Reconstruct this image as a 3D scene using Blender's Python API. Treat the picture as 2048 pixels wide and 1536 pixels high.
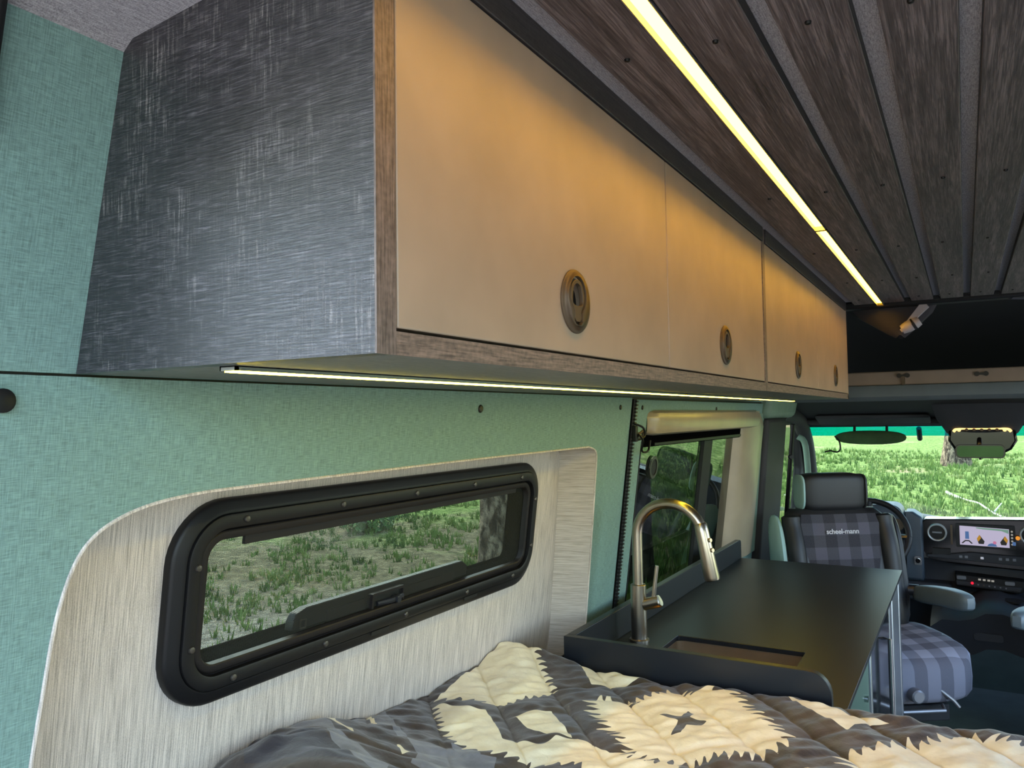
import bpy, bmesh, math, random
import numpy as np
from math import sin, cos, pi, radians, sqrt, atan2
from mathutils import Vector, Matrix
from mathutils.geometry import tessellate_polygon

random.seed(7); np.random.seed(7)
for o in list(bpy.data.objects): bpy.data.objects.remove(o)
SC = bpy.context.scene
COL = SC.collection

# ------------------------------------------------------------------ camera
F_PX, YAW, PITCH, ROLL = 1557.02, radians(30.151), radians(2.424), radians(-0.832)
EYE = 1.5
cy, sy = cos(YAW), sin(YAW)
fw = Vector((-sy*cos(PITCH), cy*cos(PITCH), sin(PITCH)))
rt = Vector((cy, sy, 0)); up = rt.cross(fw)
r2 = rt*cos(ROLL) + up*sin(ROLL); u2 = -rt*sin(ROLL) + up*cos(ROLL)
cam_d = bpy.data.cameras.new('camera'); cam = bpy.data.objects.new('camera', cam_d); COL.objects.link(cam)
M = Matrix((r2, u2, -fw)).transposed().to_4x4(); M.translation = Vector((0, 0, EYE))
cam.matrix_world = M
cam_d.sensor_width = 36; cam_d.lens = F_PX*36/2048; cam_d.clip_start = .02; cam_d.clip_end = 400
SC.camera = cam

# ------------------------------------------------------------------ world, sun, exposure
W = bpy.data.worlds.new('world'); SC.world = W; W.use_nodes = True
nt = W.node_tree; nt.nodes.clear()
sky = nt.nodes.new('ShaderNodeTexSky'); sky.sky_type = 'NISHITA'; sky.sun_disc = False
sky.sun_elevation = radians(52); sky.sun_rotation = radians(-60); sky.air_density = 1.2; sky.dust_density = 2.0
bg = nt.nodes.new('ShaderNodeBackground'); bg.inputs['Strength'].default_value = 1.5
wo = nt.nodes.new('ShaderNodeOutputWorld')
nt.links.new(sky.outputs[0], bg.inputs[0]); nt.links.new(bg.outputs[0], wo.inputs[0])
sun_d = bpy.data.lights.new('sun', 'SUN'); sun_d.energy = 2.6; sun_d.angle = radians(1.5); sun_d.color = (1, .93, .8)
sun = bpy.data.objects.new('sun', sun_d); COL.objects.link(sun)
sun.rotation_euler = Vector((-.45, .35, 1.0)).to_track_quat('Z', 'Y').to_euler(); sun.location = (0, 0, 8)
VS = SC.view_settings
VS.view_transform = 'Standard'; VS.look = 'None'; VS.gamma = 1; VS.use_curve_mapping = False
VS.exposure = 0.0
try:
    SC.cycles.max_bounces = 10; SC.cycles.diffuse_bounces = 5; SC.cycles.transparent_max_bounces = 16
except Exception: pass

# ------------------------------------------------------------------ materials
MATS = {}
def lin(c):
    return tuple((x/255/12.92 if x/255 <= .04045 else ((x/255+.055)/1.055)**2.4) for x in c)+(1,)
class NT:
    def __init__(s, name):
        s.m = bpy.data.materials.new(name); s.m.use_nodes = True; s.t = s.m.node_tree; s.N = s.t.nodes; s.L = s.t.links
        s.b = s.N['Principled BSDF']; s.tc = s.N.new('ShaderNodeTexCoord')
    def mp(s, scale, rot=(0, 0, 0), src='Object'):
        n = s.N.new('ShaderNodeMapping'); n.inputs['Scale'].default_value = scale; n.inputs['Rotation'].default_value = rot
        s.L.new(s.tc.outputs[src], n.inputs[0]); return n.outputs[0]
    def noise(s, vec, scale=1, detail=3, rough=.5, dist=0):
        n = s.N.new('ShaderNodeTexNoise'); n.inputs['Scale'].default_value = scale; n.inputs['Detail'].default_value = detail
        n.inputs['Roughness'].default_value = rough; n.inputs['Distortion'].default_value = dist
        s.L.new(vec, n.inputs['Vector']); return n.outputs['Fac']
    def vor(s, vec, scale=1):
        n = s.N.new('ShaderNodeTexVoronoi'); n.inputs['Scale'].default_value = scale; s.L.new(vec, n.inputs['Vector']); return n.outputs['Distance']
    def ramp(s, fac, stops):
        n = s.N.new('ShaderNodeValToRGB'); e = n.color_ramp.elements
        while len(e) < len(stops): e.new(.5)
        for el, (p, c) in zip(e, stops): el.position = p; el.color = c
        s.L.new(fac, n.inputs[0]); return n.outputs[0]
    def math(s, op, a, b=None, clamp=False):
        n = s.N.new('ShaderNodeMath'); n.operation = op; n.use_clamp = clamp
        for i, v in enumerate((a, b)):
            if v is None: continue
            if isinstance(v, (int, float)): n.inputs[i].default_value = v
            else: s.L.new(v, n.inputs[i])
        return n.outputs[0]
    def mix(s, fac, a, b, mode='MIX'):
        n = s.N.new('ShaderNodeMix'); n.data_type = 'RGBA'; n.blend_type = mode
        for i, v in ((0, fac), (6, a), (7, b)):
            if isinstance(v, (int, float)): n.inputs[i].default_value = v
            elif isinstance(v, tuple): n.inputs[i].default_value = v
            else: s.L.new(v, n.inputs[i])
        return n.outputs[2]
    def bump(s, h, strength=.3, dist=.001):
        n = s.N.new('ShaderNodeBump'); n.inputs['Strength'].default_value = strength; n.inputs['Distance'].default_value = dist
        s.L.new(h, n.inputs['Height']); s.L.new(n.outputs[0], s.b.inputs['Normal'])
    def set(s, **k):
        for a, v in k.items():
            i = s.b.inputs[{'col': 'Base Color', 'rough': 'Roughness', 'metal': 'Metallic', 'spec': 'Specular IOR Level', 'ecol': 'Emission Color',
                            'emit': 'Emission Strength', 'coat': 'Coat Weight', 'sheen': 'Sheen Weight', 'trans': 'Transmission Weight', 'ior': 'IOR'}[a]]
            if isinstance(v, (int, float, tuple)): i.default_value = v
            else: s.L.new(v, i)
        return s
def plain(name, rgb, rough=.5, metal=0, spec=.5, bumpscale=None, bs=.2, var=.0, **k):
    s = NT(name); c = lin(rgb)
    s.set(rough=rough, metal=metal, spec=spec, **k)
    nz = s.noise(s.mp((1, 1, 1)), 9, 3)
    d = tuple(x*(1-.10-var) for x in c[:3])+(1,); l = tuple(min(1, x*(1+.08+var)) for x in c[:3])+(1,)
    s.set(col=s.ramp(nz, [(.3, d), (.7, l)]))
    if bumpscale: s.bump(s.noise(s.mp((1, 1, 1)), bumpscale, 2), bs, .0006)
    MATS[name] = s.m; return s.m

def linen(name, rgb, k=1.0, amp=.22):
    s = NT(name); c = lin(rgb)
    a = s.noise(s.mp((1, 60*k, 900*k)), 1, 2, .6)       # horizontal threads
    b = s.noise(s.mp((1, 900*k, 45*k)), 1, 2, .6)       # vertical threads
    m = s.math('MULTIPLY', s.math('ADD', a, b), .5)
    dark = tuple(x*(1-amp*1.6) for x in c[:3])+(1,); lt = tuple(min(1, x*(1+amp*1.6)) for x in c[:3])+(1,)
    s.set(col=s.ramp(m, [(.36, dark), (.64, lt)]), rough=.75, spec=.35)
    s.bump(m, .5, .0008); MATS[name] = s.m
def streak(name, rgb, amp=.3, vert=True):
    s = NT(name); c = lin(rgb)
    a = s.noise(s.mp((6, 560, 13)), 1, 3, .65)
    b = s.noise(s.mp((40, 900, 700)), 1, 1, .5)
    m = s.math('ADD', s.math('MULTIPLY', a, .78), s.math('MULTIPLY', b, .22))
    dark = tuple(x*(1-amp*1.3) for x in c[:3])+(1,); lt = tuple(min(1, x*(1+amp)) for x in c[:3])+(1,)
    s.set(col=s.ramp(m, [(.36, dark), (.62, lt)]), rough=.85, spec=.2)
    s.bump(m, .35, .0006); MATS[name] = s.m

linen('green_linen', (115, 144, 138), 1.0, .19)
streak('beige_weave', (196, 186, 177), .3)
s = NT('beige_return')
a = s.noise(s.mp((16, 16, 560)), 1, 3, .65)
s.set(col=s.ramp(a, [(.36, lin((166, 156, 144))), (.62, lin((200, 191, 180)))]), rough=.85, spec=.2); s.bump(a, .35, .0006); MATS['beige_return'] = s.m
# dark cross-scratched laminate of the end panel (x along, z up)
s = NT('dark_laminate')
h = s.noise(s.mp((34, 34, 520)), 1, 4, .7, .5)
h2 = s.noise(s.mp((5, 5, 46)), 1, 4, .65, 1.2)
v = s.noise(s.mp((300, 300, 22)), 1, 4, .7)
v2 = s.noise(s.mp((120, 120, 30)), 1, 3, .7)
vm = s.noise(s.mp((8, 8, 7)), 1, 4, .65)
vs = s.math('MULTIPLY', s.ramp(v, [(.50, (0, 0, 0, 1)), (.66, (1, 1, 1, 1))]), s.ramp(vm, [(.46, (0, 0, 0, 1)), (.64, (1, 1, 1, 1))]))
vs = s.math('MULTIPLY', vs, s.ramp(h, [(.38, (.25, .25, .25, 1)), (.55, (1, 1, 1, 1))]))
base = s.ramp(h, [(.36, lin((22, 20, 24))), (.52, lin((46, 43, 49))), (.68, lin((92, 87, 93)))])
base = s.mix(s.ramp(h2, [(.40, (.72, .72, .72, 1)), (.60, (.0, .0, .0, 1))]), base, lin((32, 30, 34)))
base = s.mix(s.math('MULTIPLY', s.ramp(v2, [(.48, (0, 0, 0, 1)), (.72, (.32, .32, .32, 1))]), s.ramp(h, [(.4, (0, 0, 0, 1)), (.6, (1, 1, 1, 1))])), base, lin((112, 108, 110)))
base = s.mix(s.math('MULTIPLY', vs, .75), base, lin((158, 152, 150)))
s.set(col=base, rough=.38, spec=.9); s.bump(s.math('ADD', h, s.math('MULTIPLY', vs, .4)), .5, .0012); MATS['dark_laminate'] = s.m
# brown edge banding and underside
def edgemat(name, a, b, along):
    s = NT(name); sc = {'z': (420, 420, 22), 'y': (420, 22, 420)}[along]
    n = s.noise(s.mp(sc), 1, 3, .65); n2 = s.noise(s.mp((160, 160, 160)), 1, 2)
    s.set(col=s.ramp(s.math('ADD', s.math('MULTIPLY', n, .7), s.math('MULTIPLY', n2, .3)), [(.36, lin(a)), (.66, lin(b))]), rough=.5)
    s.bump(n, .3, .0006); MATS[name] = s.m
edgemat('edge_upright', (74, 64, 60), (134, 118, 110), 'z')
edgemat('edge_rail', (74, 64, 60), (144, 124, 112), 'y')
edgemat('laminate_bottom', (74, 76, 72), (116, 118, 112), 'y')
edgemat('edge_dark', (44, 40, 40), (70, 64, 62), 'y')
plain('door_paint', (160, 141, 122), .45, spec=.5, bumpscale=900, bs=.08)
plain('gap_black', (8, 8, 9), .6)
plain('flock_black', (9, 9, 9), 1.0, spec=.0)
# ceiling planks
s = NT('plank_wood')
oi = s.N.new('ShaderNodeObjectInfo')
mpn = s.N.new('ShaderNodeMapping'); mpn.inputs['Scale'].default_value = (1, 1, 1)
s.L.new(s.tc.outputs['Object'], mpn.inputs[0])
cb = s.N.new('ShaderNodeCombineXYZ'); s.L.new(s.math('MULTIPLY', oi.outputs['Random'], 9.0), cb.inputs[0]); s.L.new(s.math('MULTIPLY', oi.outputs['Random'], 37.0), cb.inputs[1])
s.L.new(cb.outputs[0], mpn.inputs['Location'])
def mp2(sc):
    n = s.N.new('ShaderNodeMapping'); n.inputs['Scale'].default_value = sc; s.L.new(mpn.outputs[0], n.inputs[0]); return n.outputs[0]
g = s.noise(mp2((430, 12, 430)), 1, 4, .7, .5)
rg = s.N.new('ShaderNodeTexWave'); rg.bands_direction = 'X'; rg.inputs['Scale'].default_value = 34; rg.inputs['Distortion'].default_value = 7; rg.inputs['Detail'].default_value = 2; rg.inputs['Detail Scale'].default_value = .6
s.L.new(mp2((1, .16, 1)), rg.inputs[0])
g2 = s.noise(mp2((60, 2.2, 60)), 1, 3, .6, .6)
m = s.math('ADD', s.math('MULTIPLY', g, .6), s.math('MULTIPLY', g2, .4))
s.set(col=s.ramp(m, [(.36, lin((44, 38, 39))), (.5, lin((80, 71, 71))), (.63, lin((122, 110, 108)))]), rough=.55, spec=.4)
s.bump(m, .5, .0012); MATS['plank_wood'] = s.m
plain('plank_edge_shade', (26, 24, 25), .6)  # near-black tone painting the shade on plank sides
# grey headliner fabric
s = NT('headliner')
n = s.noise(s.mp((650, 650, 650)), 1, 2); n2 = s.noise(s.mp((900, 90, 300)), 1, 2)
s.set(col=s.ramp(s.math('MULTIPLY', s.math('ADD', n, n2), .5), [(.36, lin((126, 122, 124))), (.64, lin((182, 177, 178)))]), rough=.95, spec=.1)
s.bump(n, .5, .001); MATS['headliner'] = s.m
plain('black_frame', (20, 20, 22), .45, spec=.32, bumpscale=700, bs=.15)
plain('black_rubber', (15, 15, 16), .6)
plain('frame_grey', (34, 31, 31), .45, spec=.25)
plain('screw_metal', (84, 80, 76), .35, .7)
plain('dark_screw', (22, 21, 20), .4, .4)
plain('bronze', (88, 73, 56), .48, .35, bumpscale=900, bs=.3)
plain('counter_black', (20, 24, 30), .38, spec=.45, bumpscale=1200, bs=.06)
plain('steel', (178, 166, 150), .28, 1.0)
plain('steel_basin', (176, 158, 134), .34, .9)
plain('aluminium', (150, 153, 158), .35, .85)
plain('green_panel', (92, 118, 104), .35)
plain('gloss_black', (34, 36, 40), .08, spec=.8)
plain('cream_trim', (152, 138, 116), .3, spec=.5)
plain('pillar_dark', (46, 43, 46), .7, bumpscale=300)
plain('pillar_green', (116, 138, 124), .6)
plain('cab_black', (24, 26, 30), .8, bumpscale=500)
plain('cab_grey', (62, 62, 68), .75, bumpscale=500, bs=.3)
plain('foam_grey', (104, 112, 116), .85)
plain('shelf_beige', (150, 130, 114), .7)
plain('dash_dark', (46, 48, 54), .6, bumpscale=600, bs=.25)
plain('dash_blue_lit', (64, 76, 88), .5, bumpscale=600, bs=.25)  # dash tone lightened to blue, painting the daylight on its pads
plain('piano_black', (12, 12, 14), .15)
plain('chrome', (200, 200, 202), .2, 1.0)
plain('mirror_dark', (62, 74, 68), .06, 1.0)
plain('silver_ring', (190, 192, 190), .35, .2)
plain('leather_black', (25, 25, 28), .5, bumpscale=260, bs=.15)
plain('leather_grey', (92, 104, 110), .45, bumpscale=260, bs=.15)
plain('leather_door_lit', (150, 182, 178), .5)  # door-window daylight on the seat sides, painted as pale teal
plain('seat_metal', (50, 52, 58), .4, .5)
plain('silver_knob', (120, 122, 128), .35, .4)
plain('carpet', (52, 68, 72), .95, bumpscale=400, bs=.6, spec=.1)
plain('white_plastic', (178, 170, 170), .5)
plain('white_paper', (220, 222, 222), .6)
plain('thread_white', (190, 190, 196), .7)
plain('mattress_cloth', (150, 148, 146), .9)
for nm, ca, cb_ in (('bark', (52, 42, 36), (158, 138, 116)), ('bark_dark', (34, 28, 26), (96, 82, 72))):
    s = NT(nm); n = s.noise(s.mp((1, 1, .45)), 11, 4, .65, .5)
    s.set(col=s.ramp(n, [(.40, lin(ca)), (.50, lin(tuple((x+y)//2 for x, y in zip(ca, cb_)))), (.62, lin(cb_))]), rough=.95, spec=.1); s.bump(n, 1, .03); MATS[nm] = s.m
plain('branch_white', (190, 188, 176), .8)
plain('van_paint', (70, 76, 80), .4)
def emis(name, rgb, st, lin_rgb=None):
    s = NT(name); c = lin_rgb or lin(rgb)
    s.set(col=(0, 0, 0, 1), ecol=c, emit=st, rough=.6); MATS[name] = s.m
emis('led_warm', None, 34.0, (1.0, .48, .025, 1))
emis('led_soft', None, 20, (1.0, .76, .06, 1))
emis('map_light', None, 2.2, (1.0, .62, .2, 1))
emis('screen_lilac', (190, 182, 208), .9)
emis('screen_blue', (90, 130, 190), .6)
emis('screen_yellow', (206, 150, 40), .7)
emis('screen_dark', (60, 56, 50), .3)
emis('screen_pink', (220, 130, 170), .7)
emis('screen_green', (130, 170, 150), .7)
emis('red_lamp', (235, 30, 60), 1.2)
emis('orange_lamp', (235, 150, 50), 1.0)
emis('icon_white', (210, 206, 196), .5)
def glass(name, tint, gl=.06, rough=.01, haze=0, hcol=(90, 95, 90)):
    m = bpy.data.materials.new(name); m.use_nodes = True; N = m.node_tree.nodes; L = m.node_tree.links; N.clear()
    t = N.new('ShaderNodeBsdfTransparent'); t.inputs[0].default_value = tint+(1,)
    g = N.new('ShaderNodeBsdfGlossy'); g.inputs['Roughness'].default_value = rough
    lw = N.new('ShaderNodeLayerWeight'); pw = N.new('ShaderNodeMath'); pw.operation = 'POWER'; pw.inputs[1].default_value = 4
    L.new(lw.outputs['Facing'], pw.inputs[0]); fr = N.new('ShaderNodeMath'); fr.operation = 'MULTIPLY_ADD'; fr.inputs[1].default_value = .7; fr.inputs[2].default_value = gl; fr.use_clamp = True
    L.new(pw.outputs[0], fr.inputs[0])
    mx = N.new('ShaderNodeMixShader'); L.new(fr.outputs[0], mx.inputs[0]); L.new(t.outputs[0], mx.inputs[1]); L.new(g.outputs[0], mx.inputs[2])
    out = N.new('ShaderNodeOutputMaterial'); last = mx
    if haze:
        d = N.new('ShaderNodeBsdfDiffuse'); d.inputs[0].default_value = lin(hcol)
        m2 = N.new('ShaderNodeMixShader'); m2.inputs[0].default_value = haze
        L.new(mx.outputs[0], m2.inputs[1]); L.new(d.outputs[0], m2.inputs[2]); last = m2
    L.new(last.outputs[0], out.inputs[0]); MATS[name] = m
glass('window_glass', (.62, .68, .62))
glass('tinted_glass', (.26, .30, .25), gl=.09)
glass('windshield_glass', (.62, .70, .62))
glass('tint_band', (.0, .42, .50), haze=.15, hcol=(0, 110, 130))
# insect screen: fine woven mesh, mostly open
m = bpy.data.materials.new('insect_mesh'); m.use_nodes = True; N = m.node_tree.nodes; L = m.node_tree.links; N.clear()
tc = N.new('ShaderNodeTexCoord'); sep = N.new('ShaderNodeSeparateXYZ'); L.new(tc.outputs['Object'], sep.inputs[0])
def thr(o):
    a = N.new('ShaderNodeMath'); a.operation = 'MULTIPLY'; a.inputs[1].default_value = 1/.0019; L.new(sep.outputs[o], a.inputs[0])
    f = N.new('ShaderNodeMath'); f.operation = 'FRACT'; L.new(a.outputs[0], f.inputs[0])
    c = N.new('ShaderNodeMath'); c.operation = 'LESS_THAN'; c.inputs[1].default_value = .14; L.new(f.outputs[0], c.inputs[0]); return c
c1, c2 = thr(1), thr(2); mxm = N.new('ShaderNodeMath'); mxm.operation = 'MAXIMUM'; L.new(c1.outputs[0], mxm.inputs[0]); L.new(c2.outputs[0], mxm.inputs[1])
t = N.new('ShaderNodeBsdfTransparent'); d = N.new('ShaderNodeBsdfDiffuse'); d.inputs[0].default_value = lin((66, 67, 62))
mx = N.new('ShaderNodeMixShader'); L.new(mxm.outputs[0], mx.inputs[0]); L.new(t.outputs[0], mx.inputs[1]); L.new(d.outputs[0], mx.inputs[2])
out = N.new('ShaderNodeOutputMaterial'); L.new(mx.outputs[0], out.inputs[0]); MATS['insect_mesh'] = m
# plaid cloth in local x/z (backrest) or x/y (cushion)
def plaid(name, ax1, ax2, pitch, cols):
    s = NT(name); sep = s.N.new('ShaderNodeSeparateXYZ'); s.L.new(s.tc.outputs['Object'], sep.inputs[0])
    def st(i, off=0):
        return s.math('LESS_THAN', s.math('FRACT', s.math('ADD', s.math('MULTIPLY', sep.outputs[i], 1/pitch), off+50.0)), .5)
    a = st(ax1, .25); b = st(ax2, 0)
    sm = s.math('MULTIPLY', s.math('ADD', a, b), .5)
    n = s.noise(s.mp((500, 500, 500)), 1, 1)
    c = s.ramp(sm, [(0, lin(cols[0])), (.5, lin(cols[1])), (1, lin(cols[2]))])
    s.set(col=s.mix(s.math('MULTIPLY', n, .25), c, lin((120, 118, 122))), rough=.9, spec=.15); s.bump(n, .3, .0006); MATS[name] = s.m
plaid('plaid_back', 0, 2, .105, ((34, 34, 42), (58, 58, 66), (78, 76, 88)))
plaid('plaid_cushion', 0, 1, .105, ((84, 86, 98), (112, 114, 128), (142, 146, 162)))
# grass ground
s = NT('grass_ground')
a = s.noise(s.mp((1, 1, 1)), .55, 4, .6); b = s.noise(s.mp((1, 1, 1)), 7, 5, .7); c = s.noise(s.mp((1, 1, 1)), .22, 3, .6)
g1 = s.ramp(b, [(.30, lin((52, 70, 34))), (.48, lin((102, 126, 60))), (.66, lin((158, 174, 104)))])
g2 = s.ramp(b, [(.30, lin((92, 78, 58))), (.5, lin((150, 138, 104))), (.68, lin((198, 184, 148)))])
vd = s.N.new('ShaderNodeVectorMath'); vd.operation = 'LENGTH'
mm = s.N.new('ShaderNodeMapping'); mm.inputs['Location'].default_value = (.40, -.55, 0); mm.inputs['Scale'].default_value = (.085, .085, 0); s.L.new(s.tc.outputs['Object'], mm.inputs[0]); s.L.new(mm.outputs[0], vd.inputs[0])
near = s.math('SUBTRACT', 1.05, vd.outputs['Value'], True)
vb = s.N.new('ShaderNodeVectorMath'); vb.operation = 'LENGTH'
mb_ = s.N.new('ShaderNodeMapping'); mb_.inputs['Location'].default_value = (-.05, .42, 0); mb_.inputs['Scale'].default_value = (.05, .06, 0); s.L.new(s.tc.outputs['Object'], mb_.inputs[0]); s.L.new(mb_.outputs[0], vb.inputs[0])
bounce_ground = s.math('MULTIPLY', s.math('SUBTRACT', 1.0, vb.outputs['Value'], True), 4.0, True)  # unseen ground behind the van, greyed to cut green bounce light
sel = s.math('ADD', s.math('MULTIPLY', s.math('ADD', a, c), .5), s.math('MULTIPLY', near, .35))
g3 = s.ramp(b, [(.30, lin((64, 60, 46))), (.5, lin((104, 98, 74))), (.68, lin((142, 134, 106)))])
g2 = s.mix(s.math('MULTIPLY', near, 2.0, True), g2, g3)
s.set(col=s.mix(s.ramp(sel, [(.54, (0, 0, 0, 1)), (.66, (1, 1, 1, 1))]), g1, g2), rough=1, spec=.1)
g4 = s.ramp(b, [(.30, lin((96, 90, 84))), (.5, lin((142, 135, 128))), (.68, lin((184, 178, 170)))])
cur = s.b.inputs['Base Color'].links[0].from_socket
s.set(col=s.mix(bounce_ground, cur, g4))
s.bump(b, 1, .06); MATS['grass_ground'] = s.m
s = NT('grass_blade'); n = s.noise(s.mp((1, 1, 1)), 1.3, 3)
s.set(col=s.ramp(n, [(.3, lin((62, 88, 40))), (.5, lin((106, 130, 62))), (.7, lin((158, 164, 104)))]), rough=.9, spec=.15); MATS['grass_blade'] = s.m
plain('leaf_green', (76, 112, 52), .7, var=.35)
plain('leaf_dark', (50, 78, 44), .8, var=.3)
# quilt: signed distances stored on the mesh decide which printed cloth shows
s = NT('quilt_cloth')
def attr(nm):
    n = s.N.new('ShaderNodeAttribute'); n.attribute_name = nm; return n.outputs['Fac']
wr = s.noise(s.mp((1, 1, 1)), 26, 3, .6)
dk = s.ramp(wr, [(.3, lin((46, 37, 36))), (.7, lin((70, 58, 55)))])
gy = s.ramp(wr, [(.3, lin((98, 98, 108))), (.7, lin((130, 131, 142)))])
cr = s.ramp(wr, [(.3, lin((226, 212, 180))), (.7, lin((244, 234, 208)))])
tl = lin((50, 46, 56))
c = s.mix(s.math('GREATER_THAN', attr('grey'), 0), dk, gy)
c = s.mix(s.math('GREATER_THAN', attr('teal'), 0), c, tl)
c = s.mix(s.math('GREATER_THAN', attr('cream'), 0), c, cr)
s.set(col=c, rough=.5, spec=.35, sheen=.25)
s.bump(s.noise(s.mp((1, 1, 1)), 55, 3, .6, .8), .35, .004); MATS['quilt_cloth'] = s.m

# ------------------------------------------------------------------ mesh builder
class MB:
    def __init__(s): s.v = []; s.f = []; s.sm = []
    def add(s, vs, fs, smooth=False):
        b = len(s.v); s.v += [tuple(v) for v in vs]; s.f += [tuple(b+i for i in f) for f in fs]; s.sm += [smooth]*len(fs); return s
    def box(s, x0, x1, y0, y1, z0, z1):
        v = [(x, y, z) for x in (x0, x1) for y in (y0, y1) for z in (z0, z1)]
        return s.add(v, [(0, 1, 3, 2), (4, 6, 7, 5), (0, 4, 5, 1), (2, 3, 7, 6), (0, 2, 6, 4), (1, 5, 7, 3)])
    def hexa(s, v):  # 8 corners as box order
        return s.add(v, [(0, 1, 3, 2), (4, 6, 7, 5), (0, 4, 5, 1), (2, 3, 7, 6), (0, 2, 6, 4), (1, 5, 7, 3)])
    def tube(s, pts, r, n=12, cap=True, smooth=True):
        pts = [Vector(p) for p in pts]; R = r if hasattr(r, '__len__') else [r]*len(pts)
        rings = []; prev = None
        for i, p in enumerate(pts):
            t = (pts[min(i+1, len(pts)-1)]-pts[max(i-1, 0)]).normalized()
            if prev is None:
                a = Vector((0, 0, 1)) if abs(t.z) < .9 else Vector((1, 0, 0)); prev = t.cross(a).normalized()
            n1 = (prev-t*prev.dot(t)).normalized(); n2 = t.cross(n1); prev = n1
            rings.append([p+(n1*cos(2*pi*k/n)+n2*sin(2*pi*k/n))*R[i] for k in range(n)])
        vs = [v for rg in rings for v in rg]
        fs = [(i*n+k, i*n+(k+1) % n, (i+1)*n+(k+1) % n, (i+1)*n+k) for i in range(len(pts)-1) for k in range(n)]
        s.add(vs, fs, smooth)
        if cap: s.add(rings[0], [tuple(range(n))[::-1]]); s.add(rings[-1], [tuple(range(n))])
        return s
    def plate(s, outer, holes, fmap, t):
        """2D outline with holes; fmap(u,v,w) -> 3D; front at w=0, back at w=-t"""
        loops = [outer]+list(holes)
        tris = tessellate_polygon([[Vector((a, b, 0)) for a, b in l] for l in loops])
        flat = [p for l in loops for p in l]; n = len(flat)
        vs = [fmap(a, b, 0) for a, b in flat]+[fmap(a, b, -t) for a, b in flat]
        fs = [tuple(x) for x in tris]+[tuple(n+i for i in x[::-1]) for x in tris]
        o = 0
        for l in loops:
            m = len(l)
            fs += [(o+i, o+(i+1) % m, n+o+(i+1) % m, n+o+i) for i in range(m)]; o += m
        return s.add(vs, fs)
    def loft(s, loops, closed=True, smooth=True, cap=False):
        n = len(loops[0]); vs = [p for l in loops for p in l]
        m = n if closed else n-1
        s.add(vs, [(i*n+k, i*n+(k+1) % n, (i+1)*n+(k+1) % n, (i+1)*n+k) for i in range(len(loops)-1) for k in range(m)], smooth)
        if cap: s.add(loops[0], [tuple(range(n))[::-1]]); s.add(loops[-1], [tuple(range(n))])
        return s
    def build(s, name, mat, parent=None, local=False, bevel=0, seg=2, sub=0, autosmooth=False, origin=None):
        me = bpy.data.meshes.new(name)
        o = Vector((0, 0, 0))
        if parent is not None and not local: o = WORLD.get(parent.name, Vector((0, 0, 0)))
        if origin is not None: o = Vector(origin)
        me.from_pydata([(v[0]-o.x, v[1]-o.y, v[2]-o.z) for v in s.v], [], s.f)
        me.validate(); me.update()
        bm = bmesh.new(); bm.from_mesh(me); bmesh.ops.remove_doubles(bm, verts=bm.verts, dist=1e-5)
        bmesh.ops.recalc_face_normals(bm, faces=bm.faces)
        bm.to_mesh(me); bm.free()
        if any(s.sm) or autosmooth or bevel or sub:
            me.polygons.foreach_set('use_smooth', [True]*len(me.polygons))
            try: me.set_sharp_from_angle(angle=radians(38))
            except Exception: pass
        me.materials.append(MATS[mat])
        ob = bpy.data.objects.new(name, me); COL.objects.link(ob)
        if parent is not None:
            ob.parent = parent; WORLD[ob.name] = o if not local else Vector((0, 0, 0))
        else:
            ob.location = o; WORLD[ob.name] = o
        if bevel:
            b = ob.modifiers.new('bevel', 'BEVEL'); b.width = bevel; b.segments = seg; b.limit_method = 'ANGLE'; b.angle_limit = radians(40)
        if sub:
            b = ob.modifiers.new('sub', 'SUBSURF'); b.levels = sub; b.render_levels = sub
        return ob
WORLD = {}
def empty(name, loc, rz=0):
    e = bpy.data.objects.new(name, None); e.empty_display_size = .05; e.location = loc; e.rotation_euler = (0, 0, rz)
    COL.objects.link(e); WORLD[e.name] = Vector(loc); return e
def tag(o, label=None, cat=None, group=None, kind=None):
    if label: o['label'] = label
    if cat: o['category'] = cat
    if group: o['group'] = group
    if kind: o['kind'] = kind
    return o
def copy_tree(o, parent=None):
    c = o.copy(); COL.objects.link(c); c.parent = parent
    WORLD[c.name] = WORLD.get(o.name, Vector((0, 0, 0)))
    for ch in list(o.children): copy_tree(ch, c)
    return c
def rrect(cx, cz, w, h, r, n=8):
    r = min(r, w/2-1e-4, h/2-1e-4); out = []
    for (sx, sz, a0) in ((1, 1, 0), (-1, 1, 90), (-1, -1, 180), (1, -1, 270)):
        for k in range(n+1):
            a = radians(a0+90*k/n); out.append((cx+sx*(w/2-r)+r*cos(a), cz+sz*(h/2-r)+r*sin(a)))
    return out
def circ(cx, cz, r, n=28): return [(cx+r*cos(2*pi*k/n), cz+r*sin(2*pi*k/n)) for k in range(n)]
def smoothpath(p, n=6, closed=False):
    """Catmull-Rom through points"""
    P = [Vector(a) for a in p]; out = []; m = len(P)
    for i in range(m if closed else m-1):
        g = lambda k: P[k % m] if closed else P[max(0, min(m-1, k))]
        a, b, c, d = g(i-1), g(i), g(i+1), g(i+2)
        for k in range(n):
            t = k/n; out.append(.5*((2*b)+(c-a)*t+(2*a-5*b+4*c-d)*t*t+(-a+3*b-3*c+d)*t**3))
    if not closed: out.append(P[-1])
    return [tuple(v) for v in out]
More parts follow.
